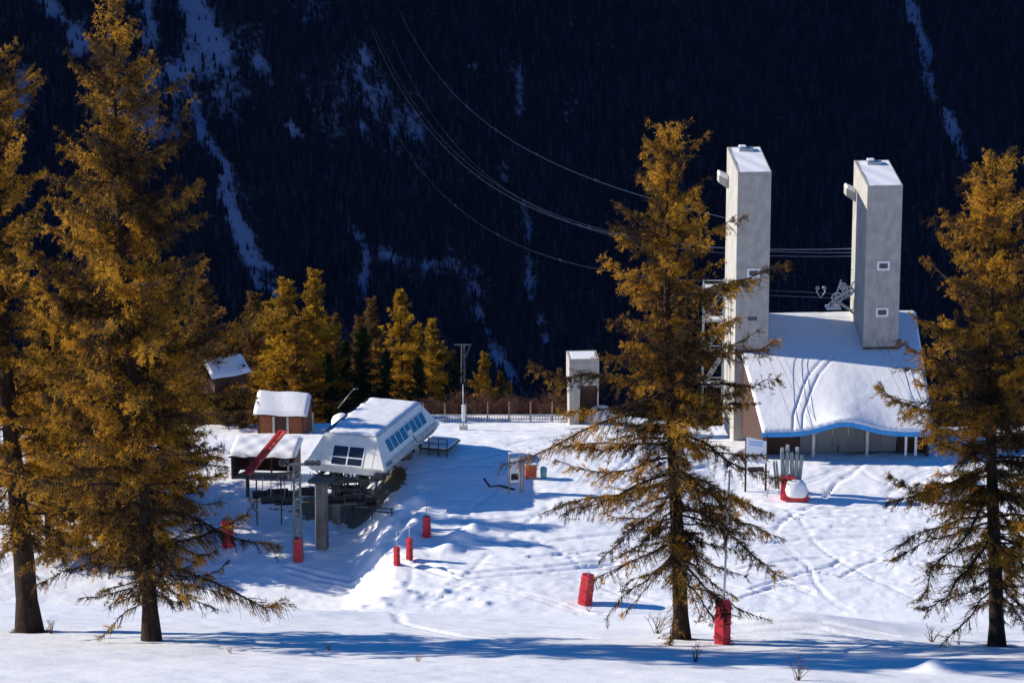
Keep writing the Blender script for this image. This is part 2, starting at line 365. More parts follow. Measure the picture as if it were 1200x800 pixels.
# ------------------------------------------------------------------ opposite mountain and its forest
def mheight(x, y):
    x = np.asarray(x, float); y = np.asarray(y, float)
    z = -332 + 0.9 * (-0.6 * x + 0.8 * (y - 1500))
    z = z + 46 * fbm(x / 150 + 4, y / 150, 3) + 9 * fbm(x / 28, y / 28 + 7, 3)
    cap = 330 + 120 * fbm(x / 400 + 2, y / 400, 3)
    z = np.where(z > cap, cap + 0.08 * (z - cap), z)
    edge = sstep((np.abs(x) - 900) / 600)
    return z - edge * (z + 460)
def MG(px, py):
    Y = np.arange(1150, 2300, 1.0); a, b = (px - 600) / FOC, (400 - py) / FOC
    t = Y / (CP + b * SP); xs = a * t; zs = CAMZ + (-SP + b * CP) * t
    hit = np.nonzero(mheight(xs, Y) >= zs)[0]; i = hit[0] if len(hit) else -1
    return xs[i], Y[i]
GULLIES = [([(225, 10), (250, 60)], 9, 1.0), ([(240, 70), (205, 85)], 9, .9), ([(55, 0), (100, 60)], 8, .8), ([(170, 0), (185, 60)], 6, .8),
           ([(228, 120), (240, 160), (262, 190), (275, 235)], 4.5, .9), ([(262, 228), (285, 270), (305, 325), (318, 345)], 6.5, 1.2),
           ([(300, 70), (320, 95)], 4, .7), ([(425, 60), (432, 110)], 3.5, .7), ([(330, 150), (352, 160)], 4, .7), ([(420, 140), (428, 165)], 3, .5), ([(550, 70), (558, 88)], 3, .7),
           ([(1068, 5), (1085, 60), (1090, 110), (1115, 150), (1128, 185)], 5.5, .75), ([(612, 240), (622, 300), (620, 350), (640, 400)], 4.0, .6),
           ([(410, 270), (440, 300), (560, 320)], 6, .45), ([(560, 370), (590, 430), (610, 455)], 5, .75), ([(536, 310), (560, 345)], 6, .6), ([(430, 300), (425, 345)], 4, .6), ([(585, 195), (592, 215)], 3.5, .5), ([(985, 350), (1000, 380)], 4, .3), ([(605, 80), (612, 130)], 3, .4), ([(130, 100), (175, 140)], 9, .8), ([(30, 100), (20, 140)], 7, .7)]
def snowmask(x, y):
    m = 0.30 * sstep((fbm(x / 26 + 3, y / 60 + 1, 4) - 0.10 + 0.0006 * (x + 60)) * -6 - 1.6)
    for pts, wd, v in GULLY_W:
        d = np.full(x.shape, 1e9)
        for (ax, ay), (bx, by) in zip(pts[:-1], pts[1:]):
            ux, uy = bx - ax, by - ay; t = np.clip(((x - ax) * ux + (y - ay) * uy) / (ux * ux + uy * uy + 1e-9), 0, 1)
            d = np.minimum(d, np.hypot(x - ax - t * ux, y - ay - t * uy))
        wn_ = 0.58 * wd * np.clip(0.25 + 2.6 * (fbm(x / 9, y / 12, 3) + 0.30), .15, 2); m = np.maximum(m, v * np.exp(-(d / wn_) ** 2))
    return np.clip(m * (0.35 + 2.6 * (fbm(x / 5, y / 9, 4) + 0.22)), 0, 1)
GULLY_W = [([MG(*p) for p in pts], wd, v) for pts, wd, v in GULLIES]
def build_mountain():
    xs = np.concatenate([np.arange(-1700, -420, 40), np.arange(-420, 420, 4.0), np.arange(420, 1701, 40)])
    ys = np.concatenate([np.arange(700, 1240, 40), np.arange(1240, 2000, 4.0), np.arange(2000, 4000, 50)])
    X, Y = np.meshgrid(xs, ys); sh = X.shape; x, y = X.ravel(), Y.ravel()
    z = np.maximum(mheight(x, y), -520)
    i = np.arange(sh[0] * sh[1]).reshape(sh)
    F = np.stack([i[:-1, :-1], i[:-1, 1:], i[1:, 1:], i[1:, :-1]], -1).reshape(-1, 4)
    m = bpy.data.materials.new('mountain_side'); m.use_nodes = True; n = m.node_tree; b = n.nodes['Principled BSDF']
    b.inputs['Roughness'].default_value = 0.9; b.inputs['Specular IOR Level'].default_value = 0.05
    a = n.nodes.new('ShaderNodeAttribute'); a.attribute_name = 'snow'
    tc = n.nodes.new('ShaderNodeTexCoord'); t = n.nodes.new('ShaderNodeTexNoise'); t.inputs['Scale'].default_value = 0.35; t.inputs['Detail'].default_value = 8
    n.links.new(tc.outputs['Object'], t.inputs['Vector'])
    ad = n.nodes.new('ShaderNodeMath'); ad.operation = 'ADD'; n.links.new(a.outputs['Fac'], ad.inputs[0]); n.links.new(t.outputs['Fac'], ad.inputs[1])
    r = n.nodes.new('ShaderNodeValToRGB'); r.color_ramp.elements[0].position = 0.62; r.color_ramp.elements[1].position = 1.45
    r.color_ramp.elements[0].color = (0.005, 0.006, 0.009, 1); r.color_ramp.elements[1].color = (0.11, 0.155, 0.25, 1)  # blue of distant haze mixed into the snow colour
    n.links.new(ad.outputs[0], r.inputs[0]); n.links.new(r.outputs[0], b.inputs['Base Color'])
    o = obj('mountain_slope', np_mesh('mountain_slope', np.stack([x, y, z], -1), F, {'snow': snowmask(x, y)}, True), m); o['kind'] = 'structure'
    # bare dark forest: one slim ragged cone per tree
    rs = np.random.RandomState(5)
    N = 110000
    tx = rs.uniform(-340, 340, N); ty = rs.uniform(1280, 1990, N)
    keep = (np.abs(tx) < 0.165 * ty + 12); tx, ty = tx[keep], ty[keep]
    sm = snowmask(tx, ty); keep = rs.rand(len(tx)) > np.clip(sm * 0.85, 0, .75); tx, ty, sm = tx[keep], ty[keep], sm[keep]
    n_ = len(tx); hh = (2.5 + 7.5 * rs.rand(n_) ** 1.8) * (1 - 0.55 * np.clip(sm * 2, 0, 1)); rr = hh * rs.uniform(0.14, 0.24, n_)
    tz = mheight(tx, ty) - 0.4
    k = 5; an = np.arange(k) * 2 * math.pi / k
    V = np.zeros((n_, 2 * k + 2, 3)); ph = rs.rand(n_, 1) * 6.28
    for lv, (f0, f1, zb) in enumerate(((1.0, 0.4, 0.02), (0.62, 0.2, 0.42))):
        rad = rr[:, None] * f0 * rs.uniform(0.6, 1.25, (n_, k))
        V[:, lv * (k + 1):lv * (k + 1) + k, 0] = tx[:, None] + rad * np.cos(an + ph + lv)
        V[:, lv * (k + 1):lv * (k + 1) + k, 1] = ty[:, None] + rad * np.sin(an + ph + lv)
        V[:, lv * (k + 1):lv * (k + 1) + k, 2] = tz[:, None] + hh[:, None] * (zb + rs.uniform(-.06, .06, (n_, k)))
        V[:, lv * (k + 1) + k, 0] = tx; V[:, lv * (k + 1) + k, 1] = ty; V[:, lv * (k + 1) + k, 2] = tz + hh * (0.72 if lv == 0 else 1.0)
    base = (np.arange(n_) * (2 * k + 2))[:, None, None]
    f = np.array([[l * (k + 1) + i_, l * (k + 1) + (i_ + 1) % k, l * (k + 1) + k] for l in (0, 1) for i_ in range(k)])[None]
    tint = np.repeat(rs.rand(n_), 2 * k + 2)
    fm = foliage_mat('far_forest', [(0.002, 0.003, 0.007), (0.004, 0.007, 0.014), (0.013, 0.019, 0.034)], 0.0)  # blue haze tint put into the tree colours
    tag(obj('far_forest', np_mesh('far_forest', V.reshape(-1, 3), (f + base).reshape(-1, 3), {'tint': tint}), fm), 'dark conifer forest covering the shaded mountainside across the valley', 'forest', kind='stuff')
build_mountain()

# ------------------------------------------------------------------ trees
def tubes_np(P, rad, n):
    """P (m,k,3) polylines, rad (m,k) -> verts, quads"""
    m, k, _ = P.shape
    T = np.gradient(P, axis=1); T /= np.linalg.norm(T, axis=2, keepdims=True) + 1e-9
    ref = np.zeros_like(T); ref[..., 2] = 1; bad = np.abs(T[..., 2]) > 0.9; ref[bad] = (0, 1, 0)
    A = np.cross(T, ref); A /= np.linalg.norm(A, axis=2, keepdims=True) + 1e-9; B = np.cross(T, A)
    an = np.arange(n) * 2 * math.pi / n
    V = P[:, :, None, :] + rad[:, :, None, None] * (A[:, :, None, :] * np.cos(an)[None, None, :, None] + B[:, :, None, :] * np.sin(an)[None, None, :, None])
    i = np.arange(m * k * n).reshape(m, k, n); j = np.roll(i, -1, axis=2)
    F = np.stack([i[:, :-1], j[:, :-1], j[:, 1:], i[:, 1:]], -1).reshape(-1, 4)
    return V.reshape(-1, 3), F

def conifer_meshes(name, seed, H, Rad, cb, nbr, r0, lean=(0, 0), twig_step=0.2, tuft_step=0.1, blades=4, blen=0.22, bwid=0.045, droop=1.0, bare=0.3, hang=0.45, shape=0.8, gap=0.15, upturn=1.0, clump=0.5, sides=None, infill=0.45, tw=1.0, thin=0.35):
    """trunk, limb and foliage meshes of a larch or spruce; base at the origin"""
    rs = np.random.RandomState(seed)
    s = np.linspace(0, 1, 16)
    wob = 0.012 * H * np.stack([np.sin(s * 5 + seed) * s, np.cos(s * 4 + seed * 2) * s], -1)
    axis = np.stack([lean[0] * s ** 1.0 + wob[:, 0], lean[1] * s + wob[:, 1], H * s - 0.5 * (1 - s)], -1)
    tr = r0 * (1 - s) ** 0.85 + 0.02 + r0 * 0.45 * np.exp(-s * H / 0.5)
    tV, tF = tubes_np(axis[None], tr[None], 9)
    tV += rs.normal(0, r0 * 0.03, tV.shape)
    BP, BR, TW, TWR, tuft, tdir, ttint, bt = [], [], [], [], [], [], [], []
    for i in range(nbr):
        rel = ((i + rs.rand()) / nbr) ** 0.92                       # 0 lowest branch .. 1 tip
        h = cb + (0.985 - cb) * rel
        p0 = np.array([np.interp(h, s, axis[:, k]) for k in range(3)])
        az = i * 2.39996 + rs.normal(0, 0.9)
        fill = rs.rand() < infill
        L = Rad * max(0.05, (1 - rel)) ** shape * (rs.uniform(0.5, 1.0) if rs.rand() < .8 else rs.uniform(0.95, 1.22))
        if fill: L *= rs.uniform(0.3, 0.65)
        if rel < 0.12: L *= rs.uniform(0.55, 1.0)
        if rs.rand() < gap: L *= 0.5
        if sides: L *= sides(az, rel)
        L = max(L, 0.22)
        d = np.array([math.cos(az), math.sin(az), 0])
        m = 9; t = np.linspace(0, 1, m)
        a = -0.22 * droop * (1 - rel) + 0.55 * rel + rs.normal(0, 0.10 + 0.12 * (1 - rel)); b = -0.30 * droop * (1 - rel); c = 0.34 * upturn * (1 - 0.5 * rel) * rs.uniform(0.5, 1.3)
        side = np.array([-d[1], d[0], 0]); bend = rs.normal(0, 0.12)
        P = p0 + L * (t[:, None] * d * (1 - 0.06 * t[:, None]) + side * (bend * t ** 2)[:, None]) + np.outer(L * (a * t + b * t ** 2 + c * t ** 3), [0, 0, 1])
        P += np.cumsum(rs.normal(0, 0.02 * L, P.shape), 0) * (t[:, None] > 0)
        BP.append(P); BR.append(0.010 + 0.0105 * L * (1 - t))
        btint = rs.normal(0, 0.22)
        nee = 1.0 if rel > bare else max(0.08, 0.15 + 0.75 * rel / max(bare, 1e-3) * rs.uniform(0.5, 1.3))
        nt_ = max(4, int(L / twig_step * (1.0 if rel > bare else 1.35)))
        for sd in (-1, 1, 0):
            nn = nt_ if sd else nt_ // 2
            u = np.clip(np.sort(rs.uniform(0.12 if rel > .3 else 0.2, 1.0, nn)), 0, 1)
            q = np.stack([np.interp(u, t, P[:, k]) for k in range(3)], -1)
            tn = np.stack([np.interp(u, t, np.gradient(P[:, k])) for k in range(3)], -1); tn /= np.linalg.norm(tn, axis=1, keepdims=True) + 1e-9
            dr = tn * rs.uniform(0.3, 0.9, (nn, 1)) + side * sd * rs.uniform(0.5, 1.0, (nn, 1)) + np.outer(rs.uniform(-hang * 1.6, 0.35, nn) - (0.5 * hang if sd == 0 else 0), [0, 0, 1])
            dr /= np.linalg.norm(dr, axis=1, keepdims=True)
            ln = np.clip(tw * (0.20 + 0.15 * L * (1 - u * 0.7)) * rs.uniform(0.35, 1.25, nn), 0.12, 1.3)
            mid = q + dr * ln[:, None] * 0.55 + np.outer(-0.10 * hang * ln, [0, 0, 1]); end = q + dr * ln[:, None] + np.outer(-0.30 * hang * ln + 0.04, [0, 0, 1])
            TW.append(np.stack([q, mid, end], 1)); TWR.append(np.stack([np.full(nn, .013), np.full(nn, .010), np.full(nn, .004)], 1) * (1 + bwid * 6))
            for j in range(nn):
                if rs.rand() > nee: continue
                k = max(2, int(ln[j] / tuft_step)); v = rs.uniform(0.1, 1.05, k)[:, None]
                pt = np.where(v < 0.55, q[j] + (mid[j] - q[j]) * v / 0.55, mid[j] + (end[j] - mid[j]) * (v - 0.55) / 0.45)
                tuft.append(pt); tdir.append(np.repeat(dr[j][None], k, 0)); ttint.append(np.full(k, btint + rs.normal(0, 0.10)))
    bV, bF = tubes_np(np.array(BP), np.array(BR), 5)
    TW = np.concatenate(TW); TWR = np.concatenate(TWR)
    wV, wF = tubes_np(TW, TWR, 3)
    T = np.concatenate(tuft); D = np.concatenate(tdir); tt = np.concatenate(ttint)
    keep = rs.rand(len(T)) < thin + 3.6 * (fbm(T[:, 0] / 0.9 + seed * 3.1, T[:, 1] / 0.9 + T[:, 2] / 0.8, 3) + 0.20)
    T, D, tt = T[keep], D[keep], tt[keep]
    n_ = len(T)
    # big light and dark clumps through the crown, plus tuft-to-tuft difference
    cl = clump * (fbm(T[:, 0] / 1.6 + T[:, 2] * .37 + seed, T[:, 1] / 1.6 + T[:, 2] / 1.5, 3)) * 2
    tint = 0.58 + tt + 1.35 * cl + rs.normal(0, 0.12, n_)
    W = rs.normal(0, 1, (n_, blades, 3)) + D[:, None, :] * 0.8 + np.array([0, 0, 0.35]); W /= np.linalg.norm(W, axis=2, keepdims=True)
    ln = blen * rs.uniform(0.5, 1.25, (n_, blades, 1))
    S_ = np.cross(W, rs.normal(0, 1, (n_, blades, 3))); S_ /= np.linalg.norm(S_, axis=2, keepdims=True) + 1e-9
    b0 = T[:, None, :] + rs.normal(0, 0.02, (n_, blades, 3))
    V = np.stack([b0 + W * ln * 0.35 - S_ * bwid / 2, b0 + W * ln * 0.35 + S_ * bwid / 2, b0 + W * ln], 2)
    V[:, :, 0] -= W * ln * 0.35 * 0.9
    V = V.reshape(-1, 3); F = np.arange(len(V)).reshape(-1, 3)
    tint = np.clip(np.repeat(tint, blades * 3), 0, 1)
    t_me = np_mesh(name + '_trunk', tV, tF, None, True); t_me.materials.append(M['bark'])
    l_me = np_mesh(name + '_limbs', np.concatenate([bV, wV]), np.concatenate([bF, wF + len(bV)])); l_me.materials.append(M['twig'])
    f_me = np_mesh(name + '_crown', V, F, {'tint': tint})
    return t_me, l_me, f_me
def plant(name, label, loc, meshes, fmat, group, rz=0.0, sc=(1, 1, 1), cat='tree'):
    o = thing(name, label, cat, loc, rz, group); o.scale = sc
    obj('trunk', meshes[0], None, o); tag(obj('limbs', meshes[1], None, o), kind='stuff')
    f = obj('crown', meshes[2], None, o); f['kind'] = 'stuff'
    if not meshes[2].materials: meshes[2].materials.append(fmat)
    return o
GF = 'tall larches standing in the foreground snow'
def px_lean(base, px, py): p = at(px, py, base.y); return p.x - base.x, p.z - base.z
b = TREES[0][0]; me = conifer_meshes('larch_a', 3, 31.0, 6.3, 0.16, 300, 0.55, (-1.2, 0), 0.17, 0.08, 4, 0.20, 0.042, bare=0.15, clump=0.95, shape=0.62)
plant('larch_tree', 'larch with the thickest dark trunk, cut by the left edge of the picture', b, me, M['needles_olive'], GF)
b = TREES[1][0]; lx, hz = px_lean(b, 128, -12)
me = conifer_meshes('larch_b', 8, hz, 7.9, 0.085, 420, 0.38, (lx, 0), 0.155, 0.075, 4, 0.19, 0.038, bare=0.26, hang=0.7, clump=1.0, shape=0.62, droop=1.0, tw=1.1, thin=0.22)
plant('larch_tree', 'dense tall golden brown larch leaning slightly left, in front of the wooden hut', b, me, M['needles_olive'], GF)
b = TREES[2][0]; lx, hz = px_lean(b, 778, 143)
me = conifer_meshes('larch_c', 21, hz, 7.3, 0.13, 310, 0.38, (lx, 0), 0.155, 0.07, 4, 0.18, 0.036, bare=0.40, hang=0.6, clump=0.9, shape=0.56, gap=0.3, tw=1.1, thin=0.22, sides=lambda az, rel: 1.4 if (math.cos(az) < -.55 and .34 < rel < .5) else (1.3 if (math.cos(az) > .6 and (.6 < rel < .68 or .46 < rel < .54)) else 1.0), upturn=0.75, droop=1.35)
plant('larch_tree', 'golden larch beside the tall red pad, with bare spreading lower branches', b, me, M['needles'], GF)
b = TREES[3][0]; lx, hz = px_lean(b, 1160, 178)
me = conifer_meshes('larch_d', 34, hz, 7.4, 0.115, 360, 0.37, (lx, 0), 0.155, 0.07, 4, 0.18, 0.036, bare=0.30, hang=0.6, clump=0.9, shape=0.52, gap=0.25, tw=1.1, thin=0.18, upturn=0.75, droop=1.3)
plant('larch_tree', 'golden larch at the right edge, in front of the blue edged hall', b, me, M['needles'], GF)

# larches and spruces behind the station, below the edge of the plateau, and beside the hut
GB = 'trees behind the lift stations'
lm = [conifer_meshes('mid_larch_%d' % i, 50 + i, 14.0, 4.4, 0.05, 180, 0.22, (0.2, 0), 0.20, 0.13, 4, 0.30, 0.085, droop=0.9, tw=1.3, bare=0.05, hang=0.35, clump=0.45, shape=0.8) for i in range(3)]
lm_f = [[(m[0], m[1], m[2].copy()) for m in lm] for _ in range(3)]
dm = [conifer_meshes('mid_spruce_%d' % i, 70 + i, 13.0, 3.9, 0.03, 190, 0.2, (0, 0), 0.24, 0.15, 4, 0.32, 0.12, droop=1.3, bare=0.0, hang=0.8, clump=0.4, shape=0.75, upturn=0.4) for i in range(2)]
# px of the tip, py of the tip, distance, visible height in m, width factor, kind, label
MID = [(331, 328, 362, 16, 1.4, 1, 'broad yellow larch standing behind the wooden hut'),
       (366, 317, 366, 18, 1.1, 1, 'tallest yellow larch behind the white station, just right of the broad one'),
       (296, 344, 368, 16, 1.3, 2, 'brownish larch behind the hut, mostly covered by the big left larch'),
       (270, 380, 356, 13, 1.4, 0, 'yellow larch beside the small snow roofed shelter at the left'),
       (240, 330, 352, 17, 1.4, 2, 'brown larch hidden behind the big leaning larch'),
       (395, 368, 372, 13, 0.9, 2, 'slim brownish larch left of the dark spruces'),
       (436, 349, 382, 15, 0.95, 2, 'bare brown larch rising above the dark spruces'),
       (471, 341, 378, 16, 1.15, 1, 'pointed yellow larch behind the far end of the white station'),
       (508, 374, 372, 14, 1.1, 1, 'yellow green larch just left of the lattice mast'),
       (566, 414, 366, 11, 1.1, 1, 'short yellow larch between the lattice mast and the smallest larch'),
       (597, 448, 362, 8, 0.85, 1, 'smallest pointed larch behind the fence'),
       (316, 352, 372, 14, 1.4, 1, 'yellow larch half covered by the broad larch behind the hut'),
       (348, 372, 359, 12, 1.4, 0, 'lower golden larch directly above the hut roof'),
       (384, 372, 376, 13, 1.2, 0, 'golden larch right of the tallest yellow larch'),
       (420, 372, 386, 13, 1.1, 2, 'thin brown larch just left of the bare brown one'),
       (489, 380, 380, 12, 1.2, 1, 'yellow larch squeezed between two pointed yellow larches'),
       (585, 436, 372, 9, 1.1, 2, 'low brown larch left of the smallest larch'),
       (655, 432, 356, 9, 1.0, 2, 'rusty young larch touching the left side of the short concrete tower')]
for px, py, Y, hgt, wf, kind, lab in MID:
    tip = at(px, py, Y); i = rnd.randrange(3); sc = hgt / 14.0
    plant('larch_tree', lab, (tip.x, Y, tip.z - hgt), lm_f[kind][i], [M['needles'], M['needles_yellow'], M['needles_brown']][kind], GB, rnd.uniform(0, 6), (sc * wf, sc * wf, sc))
for px, py, Y, hgt, wf, lab in [(424, 384, 362, 13, 1.2, 'broadest dark spruce directly behind the roof of the white station'), (452, 412, 360, 10, 1.1, 'dark spruce behind the station roof, right of the broadest one'), (492, 420, 361, 10, 1.15, 'dark spruce under the pointed yellow larches'),
                           (533, 420, 363, 11, 1.0, 'dark spruce at the foot of the lattice mast'), (386, 415, 360, 10, 1.0, 'dark spruce just right of the wooden hut'), (405, 400, 368, 12, 1.0, 'dark spruce left of the broadest spruce')]:
    tip = at(px, py, Y); sc = hgt / 13.0
    plant('spruce_tree', lab, (tip.x, Y, tip.z - hgt), dm[rnd.randrange(2)], M['needles_dark'], GB, rnd.uniform(0, 6), (sc * wf, sc * wf, sc))
for px, Y, hgt, lab in [(205, 318, 19, 'larch standing in the hollow behind the big leaning larch'), (150, 308, 20, 'larch left of the hollow, glimpsed through the big leaning larch'), (90, 325, 21, 'larch seen between the two big left trunks')]:
    x = at(px, 500, Y).x; sc = hgt / 14.0
    plant('larch_tree', lab, (x, Y, gz(x, Y)), lm_f[0][rnd.randrange(3)], M['needles'], GB, rnd.uniform(0, 6), (sc, sc, sc))

for i, (x, Y, hgt) in enumerate([(-38, 312, 21), (-43, 316.5, 22), (-37, 320.5, 19), (-46, 322, 22), (-44, 308, 20), (-36, 306, 17)]):
    sc = hgt / 14.0
    plant('larch_tree', ORD[i] + ' larch standing off to the left of the hollow below the huts', (x, Y, gz(x, Y)), lm_f[0][i % 3], M['needles'], GB, i * 1.3, (sc, sc, sc))

# bare shrubs along the edge of the plateau
def shrub_mesh(seed, h, n, spread=0.6):
    rs = random.Random(seed); m = MB()
    for i in range(n):
        a = rs.uniform(0, 6.28); l = h * rs.uniform(0.5, 1); s_ = spread * rs.uniform(0.2, 1)
        p = Vector((rs.uniform(-.15, .15) * spread, rs.uniform(-.15, .15) * spread, -0.05)); q = p + Vector((math.cos(a) * s_ * .5, math.sin(a) * s_ * .5, l * .6)); e = q + Vector((math.cos(a) * s_ * .5, math.sin(a) * s_ * .5, l * .4))
        m.tube([p, q, e], [.012 * h + .006, .008 * h + .004, .003], 3)
        for k in range(3):
            f = q + (e - q) * rs.uniform(0, .8); b2 = rs.uniform(0, 6.28)
            m.tube([f, f + Vector((math.cos(b2) * .25 * h, math.sin(b2) * .25 * h, .28 * h * rs.uniform(.4, 1)))], [.006 * h + .003, .002], 3)
    me = bpy.data.meshes.new('shrub'); me.from_pydata(m.v, [], m.f); me.update(); return me
shm = [shrub_mesh(i, 2.6, 46, 1.6) for i in range(3)]
for i, px in enumerate(range(492, 668, 11)):
    Y = 350.5 + rnd.uniform(0, 2.5); x = at(px, 480, Y).x
    o = obj('bare_shrub', shm[i % 3], M['shrub']); o.location = (x, Y, gz(x, Y) - 0.1); o.rotation_euler = (0, 0, rnd.uniform(0, 6)); s_ = rnd.uniform(.7, 1.15); o.scale = (s_, s_, s_)
    tag(o, ORD[i] + ' bare reddish shrub from the left in the row behind the post fence', 'shrub', 'bare shrubs behind the fence')
for i, (px, py, h, lab) in enumerate([(490, 775, .5, 'small dry grass tuft poking from the snow between the left larches and the middle one'), (815, 775, .9, 'reddish dry stalks at the foot of the middle larch, below the tall red pad'), (935, 797, 1.1, 'taller reddish dry stalks at the bottom edge of the picture'), (690, 716, .8, 'dry stalks beside the half hidden red pad'), (385, 762, .4, 'low dry tuft in the shadow stripe at left'), (270, 765, .35, 'low dry tuft right of the leaning larch trunk'), (1092, 752, 1.0, 'bare bush beside the snow hump at right'), (770, 742, 1.3, 'bare twiggy bush against the left of the middle larch trunk'), (60, 742, .8, 'dry twigs at the foot of the thickest larch trunk')]):
    g = G(px, py); o = obj('dry_stalks', shrub_mesh(90 + i, h, 12, h * .6), M['grass'] if h < .6 else M['shrub']); o.location = g
    tag(o, lab, 'dry plant', 'dry stalks in the foreground')

# ------------------------------------------------------------------ concrete cable towers and hall
YAW = R(4.5)
def on_face(mb, u, z, w, h, d, y=0.0): mb.box((u, y - d / 2, z), (w, d, h))
def concrete_tower(label, base, wd, dep, zt, zb, rise, wins):
    t = thing('concrete_tower', label, 'tower', base, YAW, 'tall concrete cable towers')
    H = zt - zb; hw = wd / 2
    tp = lambda y: H + rise * y / dep
    vs = [(-hw, 0, 0), (hw, 0, 0), (hw, dep, 0), (-hw, dep, 0), (-hw, 0, tp(0)), (hw, 0, tp(0)), (hw, dep, tp(dep)), (-hw, dep, tp(dep))]
    fs = [(3, 2, 1, 0), (4, 5, 6, 7), (0, 1, 5, 4), (1, 2, 6, 5), (2, 3, 7, 6), (3, 0, 4, 7)]
    MB().add(vs, fs).build('shaft', M['concrete'], t, 0.04)
    # low rim round the roof, snow lying inside it
    r = MB()
    for (x0, x1, y0, y1) in ((-hw, -hw + .28, 0.14, dep - .14), (hw - .10, hw, 0.14, dep - .14), (-hw, hw, 0, .14), (-hw, hw, dep - .14, dep)):
        r.prism([(x0, y0, tp(y0) + .004), (x1, y0, tp(y0) + .004), (x1, y1, tp(y1) + .004), (x0, y1, tp(y1) + .004)], (0, 0, .22))
    r.build('rim', M['concrete'], t)
    g = MB(); nx, ny = 8, 20; x0, x1, y0, y1 = -hw + .30, hw - .11, .15, dep - .16
    vv = [(x0 + (x1 - x0) * i / nx, y0 + (y1 - y0) * j / ny, tp(y0 + (y1 - y0) * j / ny) + .20 + 0.10 * math.sin(i * 1.1 + j * .6) * .3) for j in range(ny + 1) for i in range(nx + 1)]
    g.add(vv, [(j * (nx + 1) + i, j * (nx + 1) + i + 1, (j + 1) * (nx + 1) + i + 1, (j + 1) * (nx + 1) + i) for j in range(ny) for i in range(nx)], True)
    g.build('snow_cover', M['snow'], t)
    k = MB(); k.box((0.1, dep - 1.0, tp(dep - 1.0) + .30), (1.5, .9, .36)); k.build('roof_hatch', M['steel'], t, .05)
    k = MB(); k.box((-.25, dep - .95, tp(dep) + .50), (.75, .8, .16)); k.build('hatch_snow', M['snow'], t, .07)
    # saddle beam that sticks out on the left near the back, with its own cap of snow
    k = MB(); k.prism([(-hw - 1.0, dep - 1.6, tp(dep) - 3.2), (-hw + .05, dep - 1.6, tp(dep) - 3.9), (-hw + .05, dep - 1.6, tp(dep) - 2.9), (-hw - 1.0, dep - 1.6, tp(dep) - 2.4)], (0, 1.5, 0)); sb = k.build('saddle_beam', M['concrete'], t)
    k = MB(); k.prism([(-hw - 1.04, dep - 1.7, tp(dep) - 2.39), (-hw - .01, dep - 1.7, tp(dep) - 2.89), (-hw - .01, dep - 1.7, tp(dep) - 2.5), (-hw - .9, dep - 1.7, tp(dep) - 2.1)], (0, 1.6, 0)); k.build('beam_snow', M['snow'], sb, .06)
    for z, fr in wins:
        z -= zb
        if fr:
            f = MB(); W, Hh, e = 1.30, .95, .20
            f.box((0.05 - W / 2 + e / 2, -.04, z), (e, .12, Hh)); f.box((0.05 + W / 2 - e / 2, -.04, z), (e, .12, Hh))
            f.box((0.05, -.04, z + Hh / 2 - e / 2), (W - 2 * e, .12, e)); f.box((0.05, -.04, z - Hh / 2 + e / 2), (W - 2 * e, .12, e))
            wn = f.build('window', M['white'], t)
            MB().box((0.05, -.012, z), (W - 2 * e, .03, Hh - 2 * e)).build('pane', M['glass'], wn)
            MB().box((0.05, -.05, z), (.05, .05, Hh - 2 * e)).build('glazing_bar', M['dark'], wn)
        else:
            MB().box((0.05, -.012, z), (.95, .03, .42)).build('window', M['glass'], t)
    fl = MB(); fl.box((0.1, -.06, ROOFZ(15.0) - zb + .1), (wd + .2, .10, .22)); fl.build('roof_flashing', M['dark'], t)
    # formwork pour joints: thin proud bands round the shaft
    z = 3.0
    while z < H - 1:
        jn = MB(); jn.box((0, -.003, z), (wd, .016, .035)); jn.box((-hw - .003, dep / 2, z), (.016, dep - .02, .035)); jn.build('pour_joint', M['concrete'], t); z += 2.9
    return t
HALL = Vector((24.75, 324.0, gz(32, 324)))
ROOFZ = lambda v: HALL.z + 3.35 + 0.262 * v
zw = lambda py, Y=339.0: at(880, py, Y).z
concrete_tower('left concrete tower, the taller one, rising behind the middle larch', (24.62, 338.9, -1.0), 3.45, 8.0, zw(204), -1.0, .95, [(zw(319.5), True), (zw(373), False)])
concrete_tower('right concrete tower with cable wheels at its left side, partly behind the right larch', (38.0, 339.8, -1.0), 3.65, 8.0, zw(222), -1.0, .95, [(zw(313.5), True), (zw(368), True)])

